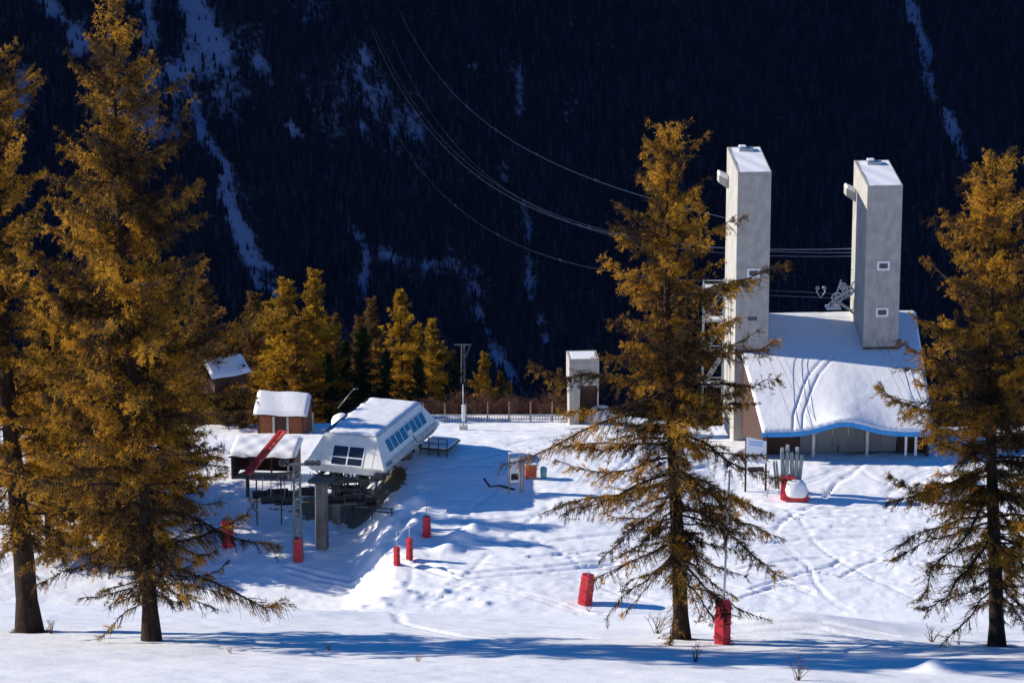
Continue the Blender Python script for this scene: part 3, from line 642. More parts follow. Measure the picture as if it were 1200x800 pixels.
def hall():
    t = thing('station_hall', 'low hall with wavy snow covered roof and bright blue edge below the concrete towers', 'building', HALL, YAW)
    Wd, Dp = 17.2, 22.6
    WX = lambda v: 1 + 0.0062 * np.clip(v, 0, 99)                # the roof widens to the back
    wave = lambda u, v: (1.05 * math.exp(-((u - 8.3) / 3.0) ** 2) - 0.02 * u) * math.exp(-v / 5.0)
    rz = lambda u, v: 3.0 + 0.262 * v + wave(u, v)
    tu = lambda v: np.interp(v, [0, 2.6, 4.5, 7.5, 10, 13, 15], [3.1, 3.5, 4.1, 5.0, 5.9, 7.5, 8.2])
    # snow: fine sheet with two curved grooves pressed in, closed down to the roof slab
    us = np.arange(0, Wd + .01, .1); vs = np.concatenate([[-.12, -.1, -.04, 0.06], np.arange(.25, Dp, .28), [Dp]])
    U, V = np.meshgrid(us, vs)
    wv = (1.05 * np.exp(-((U - 8.3) / 3.0) ** 2) - 0.02 * U) * np.exp(-np.clip(V, 0, 99) / 5.0)
    Z = 3.0 + 0.262 * V + wv + .34 + .12 * fbm(U / 3, V / 3, 3) + .035 * fbm(U / .6, V / .9, 3)
    for off in (0, .95):
        du = U - (tu(V) + off); Z -= np.where(V < 14.2, .13, 0) * np.exp(-(du / .11) ** 2)
    edge = np.minimum(U, Wd - U); Z -= .22 * np.exp(-(edge / .12) ** 2)
    Z[0] = 3.0 + wv[0] + .02 + .06 * fbm(us * 2, us * 0, 2); Z[1] = Z[1] - .24; Z[2] -= .1; Z[3] -= .03
    lip = .10 * fbm(us * 1.7, us * 0, 3) + .05 * fbm(us * 6, us * 0 + 3, 2)
    for r_ in range(4): V[r_] += lip * (1.0, .9, .8, .4)[r_]
    sh = U.shape; i = np.arange(U.size).reshape(sh)
    F = np.stack([i[:-1, :-1], i[:-1, 1:], i[1:, 1:], i[1:, :-1]], -1).reshape(-1, 4)
    obj('snow_cover', np_mesh('snow_cover', np.stack([(U * WX(V)).ravel(), V.ravel(), Z.ravel()], -1), F, None, True), M['snow'], t)
    n = 40; sl = MB()
    for a in range(n):
        u0, u1 = Wd * a / n, Wd * (a + 1) / n
        for v0, v1 in ((0.0, 4), (4, 10), (10, 22.5)):
            a0, a1, b0, b1 = u0 * WX(v0), u1 * WX(v0), u0 * WX(v1), u1 * WX(v1)
            sl.add([(a0, v0, rz(u0, v0)), (a1, v0, rz(u1, v0)), (b1, v1, rz(u1, v1)), (b0, v1, rz(u0, v1)), (a0, v0, rz(u0, v0) - .25), (a1, v0, rz(u1, v0) - .25), (b1, v1, rz(u1, v1) - .25), (b0, v1, rz(u0, v1) - .25)],
                   [(0, 1, 2, 3), (7, 6, 5, 4)] + ([(0, 4, 5, 1)] if v0 == 0 else []) + ([(3, 0, 4, 7)] if a == 0 else []) + ([(1, 5, 6, 2)] if a == n - 1 else []))
    sl.build('roof_slab', M['wood_dark'], t)
    f1 = MB()
    for a in range(n):
        u0, u1 = -.1 + (Wd + .2) * a / n, -.1 + (Wd + .2) * (a + 1) / n
        z0, z1 = rz(u0, 0), rz(u1, 0)
        f1.add([(u0, -.09, z0 - .48), (u1, -.09, z1 - .48), (u1, -.09, z1 + .03), (u0, -.09, z0 + .03), (u0, -.005, z0 - .48), (u1, -.005, z1 - .48), (u1, -.005, z1 + .03), (u0, -.005, z0 + .03)], [(0, 1, 2, 3), (7, 6, 5, 4), (3, 2, 6, 7), (4, 5, 1, 0)])
    f1.build('fascia', M['blue'], t)
    # walls: sloping side walls, back wall, recessed front with grey door panels between dark ends
    for x in (0.35, Wd - .35):
        wl = MB(); wl.prism([(x - .12, .8, -1.5), (x - .12, 22.2, -1.5), (x - .12, 22.2, rz(x, 22.2) - .26), (x - .12, 10, rz(x, 10) - .26), (x - .12, .8, rz(x, .8) - .26)], (.24, 0, 0)); wl.build('side_wall', M['wood_dark'], t)
    wl = MB(); wl.box((Wd / 2, 22.2, 3), (Wd - .96, .24, 9)); wl.build('back_wall', M['concrete'], t)
    yd = 2.6
    for k in range(6):
        u0 = 4.3 + k * 1.62
        top = min(rz(u0, yd), rz(u0 + 1.55, yd)) - .3
        MB().box((u0 + .77, yd, top / 2 - .05), (1.605, .08, top)).build('door_panel', M['door'], t, .02)
    for u0, u1 in ((.48, 4.25), (14.1, Wd - .48)):
        top = min(rz(u0, yd), rz(u1, yd)) - .3
        MB().box(((u0 + u1) / 2, yd + .05, top / 2), (u1 - u0, .1, top)).build('dark_wall', M['wood_dark'], t)
    for u in (5.35, 10.75):
        MB().box((u, 1.1, (rz(u, 1.1) - .3) / 2), (.30, .30, rz(u, 1.1) - .3)).build('pillar', M['skirt'], t, .03)
    MB().box((8.0, .9, rz(8, .9) - .62), (.55, .3, .5)).build('lamp_box', M['black'], t)
    MB().box((8.1, yd - .07, .35), (.12, .06, .7)).build('door_handle', M['dark'], t)
    for u in (14.6, 15.6):
        MB().box((u, .8, 1.0), (.25, .25, 2.0)).build('bollard', M['white'], t, .03)
hall()
rot = Matrix.Rotation(YAW, 3, 'Z')
def hp(u, v, dz=0.0): return HALL + rot @ Vector((u, v, 0)) + Vector((0, 0, 3.35 + .262 * v + dz))
for (u0, v0, u1, v1, lab) in [(2.2, 15.2, 3.2, -.1, 'leftmost thin dark cable running down the hall roof'), (2.9, 15.2, 4.9, -.1, 'second thin dark cable running down the hall roof from the left tower'), (3.5, 15.2, 5.6, .3, 'third thin cable down the hall roof, nearest the curved grooves'), (14.0, 15.0, 15.4, 0, 'left one of the two cables at the right end of the hall roof'), (14.7, 15.0, 16.2, 0, 'right one of the two cables at the right end of the hall roof')]:
    a = hp(u0, v0, 1.3 if u0 < 10 else 1.0); bq = hp(u1, v1, .25)
    m = MB(); m.tube([a.lerp(bq, k / 8) - Vector((0, 0, .5 * 4 * (k / 8) * (1 - k / 8) * .4)) for k in range(9)], .022, 4)
    tag(m.build('roof_cable', M['cable_dark'], None), lab, 'cable', 'thin cables over the hall roof')

# cable wheels and hanger beside the right tower
def wheel(m, c, r, ax):
    ax = Vector(ax).normalized(); a = ax.cross(Vector((0, 0, 1))).normalized(); b_ = ax.cross(a); c = Vector(c)
    m.tube([c + (a * math.cos(k * math.pi / 8) + b_ * math.sin(k * math.pi / 8)) * r for k in range(17)], .07, 5)
    for k in range(4): m.tube([c + (a * math.cos(k * math.pi / 4) + b_ * math.sin(k * math.pi / 4)) * r, c - (a * math.cos(k * math.pi / 4) + b_ * math.sin(k * math.pi / 4)) * r], .03, 4)
q = at(992, 345, 345); fr = thing('pulley_frame', 'steel frame with cable wheels on the left side of the right concrete tower', 'machinery', q, YAW)
m = MB()
for a, b_ in (((-1.6, 0, -1.3), (1.8, 0, 1.0)), ((-1.6, 1.2, -1.3), (1.8, 1.2, 1.0)), ((-1.5, 0, -1.3), (-.6, 0, 1.6)), ((-.8, 0, -.9), (1.6, 0, -2.6)), ((-.8, 1.2, -.9), (1.6, 1.2, -2.6)), ((-1.6, 0, -1.3), (-1.6, 1.2, -1.3)), ((1.2, 0, .4), (1.2, 0, 2.0)), ((0, 0, -.3), (0, 0, .9))): m.bar(a, b_, .16)
m.build('frame', M['steel'], fr)
for c_, r_ in (((-1.0, -.1, -.3), .55), ((.1, -.1, .35), .55), ((1.0, -.1, .95), .5), ((-.4, -.1, .9), .35)):
    m = MB(); wheel(m, c_, r_, (0, 1, 0)); m.build('pulley_wheel', M['pale_steel'], fr)
MB().box((-1.3, .5, -1.55), (1.5, 1.3, .1)).build('platform', M['steel'], fr); MB().box((-1.3, .5, -1.43), (1.5, 1.3, .14)).build('snow_cover', M['snow'], fr, .04)
q = at(962, 338, 346); hg = thing('cable_hanger', 'small heart shaped steel hanger on the cable between the two towers', 'hanger', q)
m = MB(); m.tube([(-.35, 0, 0), (-.45, 0, -.35), (0, 0, -1.0), (.45, 0, -.35), (.35, 0, 0)], .07, 5); m.build('yoke', M['pale_steel'], hg)
for x in (-.35, .35): m = MB(); wheel(m, (x, 0, .05), .16, (0, 1, 0)); m.build('roller', M['steel'], hg)

# ------------------------------------------------------------------ long cables across the valley
def fit_cable(A, pix, Yend):
    """catenary (parabola) in a vertical plane from anchor A through the valley; pix: measured picture points, last one at distance Yend"""
    B = at(pix[-1][0], pix[-1][1], Yend); ts, zs = [], []
    for px, py in pix[:-1]:
        lo, hi = 0.0, 1.0
        ts_ = np.linspace(0.01, 0.999, 800); Ys = A.y + (B.y - A.y) * ts_; xs = A.x + (B.x - A.x) * ts_
        a = (px - 600) / FOC; b = (400 - py) / FOC
        k = int(np.argmin(np.abs(xs - a * Ys / (CP + b * SP)))); ts.append(ts_[k]); zs.append(at(px, py, Ys[k]).z)
    ts, zs = np.array(ts), np.array(zs); lin = A.z + (B.z - A.z) * ts; g = ts * (1 - ts)
    sag = float((g * (lin - zs)).sum() / (g * g).sum())
    return B, sag
CAB = [(at(1010, 291, 347), [(440, 49), (502, 148), (547, 197), (612, 240), (697, 270), (415, -20)], 0.042, 'thick pale cable, the lowest bundle sweeping from the towers to the mountain'),
       (at(1010, 296, 347.6), [(446, 49), (510, 150), (555, 197), (620, 241), (700, 274), (419, -20)], 0.026, 'thin cable running just under the thick pale cable'),
       (at(1010, 300, 348.2), [(463, 43), (481, 85), (506, 128), (533, 170), (607, 245), (706, 301), (436, -20)], 0.022, 'faint cable crossing the thick one on its way up the mountain'),
       (at(880, 262, 348), [(490, 45), (524, 97), (567, 145), (623, 193), (688, 223), (455, -20)], 0.036, 'rightmost and highest of the long cables with bright carriers'),
       (at(870, 330, 348), [(416, 40), (452, 127), (475, 169), (500, 208), (533, 247), (575, 281), (625, 306), (398, -20)], 0.02, 'leftmost faint cable dotted with carriers')]
for k, (A, pix, rad, lab) in enumerate(CAB):
    B, sag = fit_cable(A, pix, 1640)
    f = lambda t: A.lerp(B, t) - Vector((0, 0, sag * t * (1 - t)))
    o = thing('ropeway_cable', lab, 'cable', A, 0, 'long ropeway cables'); n = 60
    m = MB(); m.tube([f(i / n) - A for i in range(n + 1)], rad, 5); m.build('strand', M['cable'], o)
    if k != 1:
        for i in range(9):
            t = .10 + .10 * i + .013 * k; p = f(t) - A; m = MB(); m.box(p + Vector((0, 0, .1)), (.28, .45, .3)); m.bar(p + Vector((0, 0, .1)), p + Vector((.3, 0, -.25)), .1); m.build('carrier', M['cable'], o)
for y0, y1, Y in ((338, 345, 346.5), (345, 350, 347)):
    m = MB(); a, b_ = at(800, y0 - 3, Y), at(1000, y1, Y); m.tube([a.lerp(b_, i / 10) for i in range(11)], .035, 4)
    tag(m.build('haul_cable', M['cable'], None), 'upper cable stretched low between the towers' if y0 < 340 else 'lower cable stretched low between the towers', 'cable', 'cables between the towers')

# steel stair landing beside the left tower
q = at(836, 455, 342); st = thing('steel_stair', 'pale steel stair tower against the left side of the left concrete tower', 'staircase', q)
for x in (-1.1, 1.0):
    for y in (0, 1.8): MB().bar((x, y, -3), (x, y, 11.3), .14).build('post', M['steel'], st)
for i, z in enumerate((0.2, 3.6, 7.2, 10.6)):
    MB().box((-.05, .9, z), (2.3, 1.9, .12)).build('landing', M['steel'], st)
    m = MB(); m.bar((-1.1, -.08, z + 1.0), (1.0, -.08, z + 1.0), .09); m.bar((-1.1, -.08, z + .55), (1.0, -.08, z + .55), .07); m.build('railing', M['steel'], st)
    MB().box((-.05, .9, z + .13), (2.1, 1.7, .12)).build('snow_cover', M['snow'], st, .04)
    if i < 3: m = MB(); m.bar((-1.0, .4, z + .1), (.9, .4, z + 3.4), .14, .5); m.build('flight', M['steel'], st)

# ------------------------------------------------------------------ short concrete tower with emblem
q = at(684, 497, 344); q.z -= 0.6
t = thing('short_concrete_tower', 'short concrete tower with a wide head and an oval emblem, left of the middle larch', 'tower', q, YAW)
zt = at(684, 424, 344).z - q.z; zb = at(684, 452, 344).z - q.z
m = MB(); m.prism([(-1.5, 0, 0), (-.55, 0, 0), (-.35, 0, zb), (-1.55, 0, zb)], (0, 2.4, 0)); m.build('column', M['concrete'], t, .03)
m = MB(); m.prism([(-1.55, 0, zb + .003), (1.6, 0, zb + .003), (1.6, 0, zt), (-1.55, 0, zt)], (0, 3.4, 0)); hd = m.build('head', M['concrete'], t, .04)
m = MB()
for (x0, x1, y0, y1) in ((-1.55, -1.3, 0, 3.4), (1.45, 1.6, 0, 3.4), (-1.3, 1.45, 0, .15), (-1.3, 1.45, 3.2, 3.4)): m.box(((x0 + x1) / 2, (y0 + y1) / 2, zt + .16), (x1 - x0, y1 - y0, .3))
m.build('rim', M['concrete'], t)
MB().box((.075, 1.68, zt + .17), (2.72, 3.0, .30)).build('snow_cover', M['snow'], t, .08)
# emblem: an oval ring with a spread-wing bar across
m = MB(); zc = (zt + zb) / 2 + .1; n = 28
ro = [((.05 + .78 * math.cos(k * 2 * math.pi / n)), -.03, zc + .36 * math.sin(k * 2 * math.pi / n)) for k in range(n)]
ri = [((.05 + .66 * math.cos(k * 2 * math.pi / n)), -.03, zc + .24 * math.sin(k * 2 * math.pi / n)) for k in range(n)]
m.add(ro + ri + [(x, .0, z) for x, _, z in ro] , [(k, (k + 1) % n, n + (k + 1) % n, n + k) for k in range(n)] + [(k, 2 * n + k, 2 * n + (k + 1) % n, (k + 1) % n) for k in range(n)])
m.prism([(-.62, -.035, zc - .02), (-.2, -.035, zc + .03), (.05, -.035, zc - .06), (.3, -.035, zc + .03), (.72, -.035, zc - .02), (.4, -.035, zc - .13), (.05, -.035, zc - .2), (-.3, -.035, zc - .13)], (0, .03, 0))
m.build('emblem', M['emblem'], hd)
MB().box((.52, 2.3, zb / 2), (1.9, .2, zb - .01)).build('back_wall', M['wood_dark'], t); MB().bar((1.5, .25, -.3), (1.5, .25, zb), .16).build('corner_post', M['concrete'], t)
m = MB(); m.box((.53, 1.4, zb - .26), (1.9, 1.9, .5)); m.build('beam', M['wood_dark'], t)
q2 = at(704, 495, 345); g = MB(); n = 14
g.rings([[Vector((1.5 * r_ * math.cos(k * 2 * math.pi / n) * (1 + .1 * math.sin(3 * k)), 1.1 * r_ * math.sin(k * 2 * math.pi / n), z)) for k in range(n)] for r_, z in ((1.1, -.8), (1.0, .4), (.85, 1.2), (.5, 1.75), (.1, 1.9))])
o = g.build('snow_heap', M['snow'], None); o.location = q2; tag(o, 'rounded heap of snow under the head of the short concrete tower', 'snow heap')

# ------------------------------------------------------------------ white chairlift station
SL = Vector((-15.95, 311.0, 4.55)); SYAW = R(-18)
def station():
    t = thing('chairlift_station', 'white chairlift station with slanted sides, dark windows and snow on its flat roof', 'lift station', SL, SYAW)
    Ln = 16.6
    prof_ = [(-3.5, 0.0), (-4.05, .75), (-2.65, 3.4), (2.65, 3.4), (4.05, .75), (3.5, 0.0)]
    fr_ = lambda z: np.interp(z, [0, .75, 3.4], [.30, 0, 1.75]); bk_ = lambda z: Ln - np.interp(z, [0, .75, 2.8, 3.4], [.6, 0, .9, 2.3])
    n = len(prof_)
    A = [Vector((x, fr_(z), z)) for x, z in prof_]; Bk = [Vector((x * .96, bk_(z), z)) for x, z in prof_]
    names = ['underside_edge', 'left_side', 'roof', 'right_side', 'skirt', 'floor']
    MB().add(A + Bk, [(i, (i + 1) % n, n + (i + 1) % n, n + i) for i in range(n)] + [(0, 5, 4, 1), (1, 4, 3, 2), (n + 0, n + 1, n + 4, n + 5), (n + 1, n + 2, n + 3, n + 4)]).build('shell', M['cream'], t, .07)
    # roof: metal sheet and the snow lying on it
    MB().box((0, 8.0, 3.44), (5.36, 12.4, .07)).build('roof_sheet', M['steel'], t)
    nx, ny = 30, 60; vv = []
    for j in range(ny + 1):
        for i in range(nx + 1):
            v = 1.85 + 12.9 * j / ny; fx = i / nx; x0 = -2.6 + (0.55 * math.exp(-((v - 1.8) / 2.2)) if v < 8 else 0) + .12 * math.sin(v * 2.1) + .08 * math.sin(v * 5.3)
            x = x0 + (2.64 - x0) * fx; e = min(fx * (2.64 - x0), 2.64 - x, v - 1.85, 14.75 - v)
            z = 3.46 + .22 * (1 - math.exp(-max(e, 0) / .16)) + .07 * float(fbm(np.array([x * 1.4]), np.array([v * 1.4]), 3)[0])
            vv.append((x, v, z - (.35 * max(0, v - 13.6) ** 1.3 * .6)))
    MB().add(vv, [(j * (nx + 1) + i, j * (nx + 1) + i + 1, (j + 1) * (nx + 1) + i + 1, (j + 1) * (nx + 1) + i) for j in range(ny) for i in range(nx)], True).build('snow_cover', M['snow'], t)
    m = MB(); m.tube([(-2.7, 1.8, 3.52), (-2.7, 14.2, 3.52), (-2.5, 14.9, 3.0)], .06, 5); m.build('roof_rail', M['dark'], t)
    # front window, four panes in a white frame, on the leaning front
    def plane_pt(o, ex, ey, u, v, d=0.0):
        nn = ex.cross(ey).normalized(); return o + ex * u + ey * v + nn * d
    fo = Vector((0, 0, .75)); fx_ = Vector((1, 0, 0)); fy_ = (Vector((0, 1.75, 2.65))).normalized()
    def slab(m, o, ex, ey, u0, u1, v0, v1, d0, d1):
        m.prism([plane_pt(o, ex, ey, a, b_, d0) for a, b_ in ((u0, v0), (u1, v0), (u1, v1), (u0, v1))], ex.cross(ey).normalized() * (d1 - d0)); return m
    fw = slab(MB(), fo, fx_, fy_, -1.55, 1.75, .1, 2.15, .003, .05).build('front_window', M['white'], t)
    for u0, u1 in ((-1.42, .04), (.2, 1.62)):
        for v0, v1 in ((.20, .88), (1.0, 2.03)):
            slab(MB(), fo, fx_, fy_, u0, u1, v0, v1, .045, .062).build('pane', M['glass'], fw)
    # seams on the front
    for u in (-2.6, 2.7): slab(MB(), fo, fx_, fy_, u, u + .03, .05, 2.7, .003, .02).build('panel_seam', M['skirt'], t)
    slab(MB(), fo, fx_, fy_, -3.6, 3.6, -.02, .06, .003, .05).build('drip_edge', M['skirt'], t)
    # right side: eight windows on the slanted wall, grey panels below
    so = Vector((4.05, 0, .75)); sx = Vector((-.004, 1, 0)).normalized(); sy = Vector((-1.4, 0, 2.65)).normalized()
    for k in range(8):
        v0 = 2.9 + 1.36 * k
        wn = slab(MB(), so, sx, sy, v0 - .04, v0 + 1.30, 1.0, 2.3, .003, .03).build('side_window', M['white'], t)
        if k >= 0: slab(MB(), so, sx, sy, v0 + .04, v0 + 1.22, 1.06, 2.24, .026, .042).build('pane', M['glass_blue'], wn)
        if k == 4: slab(MB(), so, sx, sy, v0 + .10, v0 + 1.1, 1.1, 1.6, .045, .055).build('pane_reflection', M['cream'], wn)  # pale panel standing in for the reflection on one pane
    ko = Vector((3.5, 0, 0)); ky = Vector((.55, 0, .75)).normalized()
    for k in range(10):
        v0 = .7 + 1.5 * k
        slab(MB(), so, sx, sy, v0, v0 + 1.42, .06, .52, .003, .03).build('skirt_panel', M['skirt'], t)
    for k in range(10):
        v0 = .7 + 1.5 * k
        slab(MB(), ko, sx, ky, v0, v0 + 1.42, .08, .86, .003, .03).build('skirt_panel', M['skirt'], t)
    slab(MB(), so, sx, sy, 1.0, 2.3, .08, .40, .035, .06).build('vent', M['glass_blue'], t)
    slab(MB(), so, sx, sy, 9.35, 9.43, .1, .9, .003, .07).build('downpipe', M['dark'], t)
    # nose at the front right corner
    m = MB(); m.box((3.6, -.1, .18), (1.1, .9, .55)); m.build('end_cover', M['black'], t, .12)
    # machinery hanging under the shell
    m = MB(); wheel(m, (0, 3.0, -.55), 2.3, (0, 0.02, 1)); m.build('bull_wheel', M['dark'], t)
    m = MB()
    for x in (-2.6, -1.2, 1.2, 2.6): m.bar((x, .2, -.28), (x, Ln - 1, -.28), .28)
    for y in (.6, 3, 5.5, 8, 11, 13): m.bar((-3.2, y, -.52), (3.2, y, -.52), .22)
    m.build('beam', M['dark'], t)
    m = MB()
    for i in range(44):
        x, y = rnd.uniform(-3.3, 3.2), rnd.uniform(-.6, 6); z = rnd.uniform(-2.6, -.5); m.bar((x, y, z), (x + rnd.uniform(-.9, .9), y + rnd.uniform(-.6, .6), -.4), .1)
    for i in range(20): z = rnd.uniform(-2.6, -.8); m.bar((rnd.uniform(-3.4, 0), rnd.uniform(-.3, 3), z), (rnd.uniform(0, 3.3), rnd.uniform(-.3, 3), z + rnd.uniform(-.4, .4)), .13)
    tag(m.build('undercarriage', M['dark'], t), kind='stuff')
    for x, y in ((-2.0, 3.2), (2.2, 11.5), (-2.4, 11.5)):
        MB().box((x, y, -3.2), (.9, .9, 5.6)).build('rear_column', M['concrete_dark'], t, .03)
    return t
station()
# front column, pylon, parked chairs
g = G(378, 642); t = thing('concrete_column', 'square concrete column under the front of the white chairlift station', 'column', g, SYAW)
hgt = 4.3 - g.z
MB().box((0, 0, hgt / 2 - .3), (1.0, .9, hgt + .6), None, .92).build('shaft', M['concrete_dark'], t, .03); MB().box((0, 0, hgt + .12), (2.2, 1.5, .3)).build('head_plate', M['dark'], t)
m = MB(); m.bar((-.52, -.46, .5), (-.48, -.44, hgt), .08); m.build('conduit', M['steel'], t)
def pad_mesh(h, r, n=12, folds=.07, taper=.93, seed=0):
    rs = random.Random(seed); m = MB(); rows = 9; rg = []
    for j in range(rows + 1):
        f = j / rows; rr = r * (1 + (taper - 1) * f) * (1 + .025 * math.sin(j * 2.4 + seed)) * (0.94 if j in (0, rows) else 1)
        rg.append([Vector((rr * (1 + folds * (1 if k % 2 else -1) + rs.uniform(-.03, .03)) * math.cos(k * 2 * math.pi / n), rr * (1 + folds * (1 if k % 2 else -1)) * math.sin(k * 2 * math.pi / n), h * f)) for k in range(n)])
    m.rings(rg, True, False); return m
PADG = 'red padded posts'
def red_pad(g, h, r, label, pole=None, pole_r=.03, polemat='steel', lean=0.0, seed=0, base=0.02, name='padded_post'):
    t = thing(name, label, 'padded post', g, rnd.uniform(0, 3), PADG); t.rotation_euler = (0, lean, 0)
    pd = pad_mesh(h, r, seed=seed).build('pad', M['red'], t)
    for f in (.15, .5, .85):
        m = MB(); n = 12; m.tube([(r * 1.035 * math.cos(k * math.pi / 6), r * 1.035 * math.sin(k * math.pi / 6), h * f) for k in range(13)], .022, 4); m.build('strap', M['red_faded'], pd)
    MB().tube([(0, 0, -.3), (0, 0, h + (pole or .25))], pole_r, 6).build('pole', M[polemat], t)
    return t
red_pad(G(846, 754), 2.15, .42, 'tall red padded post right of the middle larch with a long pale pole', 6.6, .055, 'pale_steel', R(1.5), 1)
g = G(685, 707); red_pad(g, 36 * g.y / FOC * 1.05, 17 * g.y / FOC * .55, 'tilted red padded post half hidden behind the snow left of the middle larch', .3, .04, 'steel', R(7), 2)
g = G(500, 629); red_pad(g, 2.0, .42, 'widest red padded post, nearest the shadow of the white station', 1.6, .03, 'steel', 0, 3)
g = G(465, 662); red_pad(g, 1.75, .33, 'slim red padded post, leftmost and lowest of the three together', 1.5, .03, 'steel', 0, 4)
g = G(480, 656); red_pad(g, 2.1, .34, 'slim dark red padded post between the other two right of the concrete column', 1.5, .03, 'steel', 0, 5)
g = G(267, 640); red_pad(g, 2.7, .6, 'red padded post showing beside the branches of the big leaning larch', .4, .04, 'steel', 0, 6)
# lattice pylon with red pad at its foot
g = G(349.5, 657); t = thing('lattice_pylon', 'grey lattice pylon with a red pad round its foot, left of the concrete column', 'pylon', g)
Ht = at(350, 545, g.y).z - g.z; m = MB()
c4 = [(-.36, -.36), (.36, -.36), (.36, .36), (-.36, .36)]
for x, y in c4: MB().bar((x, y, -.4), (x * .75, y * .75, Ht), .13).build('leg', M['pylon'], t)
for i in range(13):
    z0, z1 = 2.3 + (Ht - 2.3) * i / 13, 2.3 + (Ht - 2.3) * (i + 1) / 13
    for k in range(4):
        a, b_ = c4[k], c4[(k + 1) % 4]; m.bar((a[0] * .85, a[1] * .85, z0 if i % 2 else z1), (b_[0] * .85, b_[1] * .85, z1 if i % 2 else z0), .07)
m.build('bracing', M['pylon'], t)
m = MB(); m.bar((-1.6, 0, Ht + .05), (2.2, .3, Ht + .05), .22); m.build('cross_arm', M['pylon'], t)
for x in (-1.4, -.9, 1.0, 1.5, 2.0): m = MB(); wheel(m, (x, -.2, Ht + .3), .24, (0, 1, 0)); m.build('sheave', M['dark'], t)
pad_mesh(2.25, .56, seed=9, folds=.05).build('pad', M['red'], t)

def lift_chair(label, group):
    t = thing('lift_chair', label, 'chairlift seat', (0, 0, 0), 0, group)
    MB().tube([(0, 0, 2.6), (0, -.05, 1.6), (0, .35, .9), (0, .35, .5)], .045, 5).build('hanger', M['steel'], t)
    MB().box((0, .05, .28), (2.0, .5, .10)).build('seat', M['black'], t, .03)
    MB().box((0, .33, .62), (2.0, .08, .58), Matrix.Rotation(R(-10), 3, 'X')).build('backrest', M['black'], t, .03)
    m = MB(); m.tube([(-1.02, .3, .8), (-1.02, -.3, .55), (-1.02, -.35, .1), (1.02, -.35, .1), (1.02, -.3, .55), (1.02, .3, .8)], .03, 5); m.build('safety_bar', M['steel'], t)
    return t
ch = None
CH = [(308, 586, 314.5, .2), (318, 592, 313, .25), (326, 584, 315, .15), (334, 594, 313.5, .2), (342, 586, 315, .25), (364, 582, 315, .2), (392, 592, 313, .15), (404, 586, 314, .3), (416, 590, 313, .1), (430, 594, 313.5, -.1)]
rl = thing('parking_rail', 'dark steel rail that the parked lift chairs hang from, beside the white station', 'rail', (0, 0, 0))
for i, (px, py, Y, rz) in enumerate(CH):
    q = at(px, py, Y); g = 'dark lift chairs parked under the white station'
    lab = ORD[i] + ' dark lift chair from the left on the rail left of the lattice pylon' if px < 345 else ORD[i - 5] + ' dark lift chair from the left under the front of the white station'
    g = 'lift chairs parked left of the pylon' if px < 345 else 'lift chairs under the station front'
    if ch is None: o = ch = lift_chair(lab, g)
    else: o = copy_tree(ch); o['label'] = lab; o['group'] = g
    o.location = q; o.rotation_euler = (0, 0, rz)
a, b_ = at(300, 556, 314.5), at(352, 553, 314.5)
MB().bar(a, b_, .18).build('rail_beam', M['dark'], rl)
for q in (a, a.lerp(b_, .55)): MB().bar((q.x, q.y + .3, gz(q.x, q.y) - .3), (q.x, q.y + .3, q.z), .14).build('rail_post', M['dark'], rl)
# low barrier in front of the earth bank
a, b_ = G(412, 602), G(460, 606); br = thing('low_barrier', 'low dark barrier in front of the bare earth under the station', 'barrier', a)
d = b_ - a
for z in (.45, .8): MB().bar((0, 0, z), d + Vector((0, 0, z)), .1).build('rail', M['dark'], br)
for f in (0.02, .5, .98): MB().bar(d * f + Vector((0, 0, -.3)), d * f + Vector((0, 0, .9)), .12).build('post', M['dark'], br)
for i, (px, py, s_) in enumerate([(428, 596, .7), (420, 590, .55), (446, 592, .5)]):
    g = G(px, py); m = MB(); n = 8; rs = random.Random(i)
    m.rings([[Vector((s_ * f * math.cos(k * .785) * rs.uniform(.8, 1.2), s_ * f * math.sin(k * .785) * rs.uniform(.8, 1.2), z * s_)) for k in range(n)] for f, z in ((1, -.3), (1.05, .2), (.8, .6), (.35, .8))], True, False)
    o = m.build('rock', M['rock'], None); o.location = g; tag(o, ['largest', 'leftmost, middle sized', 'smallest, rightmost'][i] + ' brown boulder in the bare earth under the white station', 'rock', 'boulders under the station')
# loading platform with railings on the far right of the station
q = G(500, 540); t = thing('loading_platform', 'snowy platform with dark railing at the far right end of the white station', 'platform', (q.x, q.y, q.z), SYAW)
MB().box((.2, 3.4, .75), (3.0, 3.8, .18)).build('deck', M['dark'], t); MB().box((.2, 3.4, .92), (2.8, 3.6, .16)).build('snow_cover', M['snow'], t, .05)
for x in (-1.2, -.3, .7, 1.6):
    MB().bar((x, 1.5, -.3), (x, 1.5, 1.9), .09).build('post', M['dark'], t)
for z in (1.4, 1.9): MB().bar((-1.2, 1.5, z), (1.6, 1.5, z), .07).build('rail', M['dark'], t)

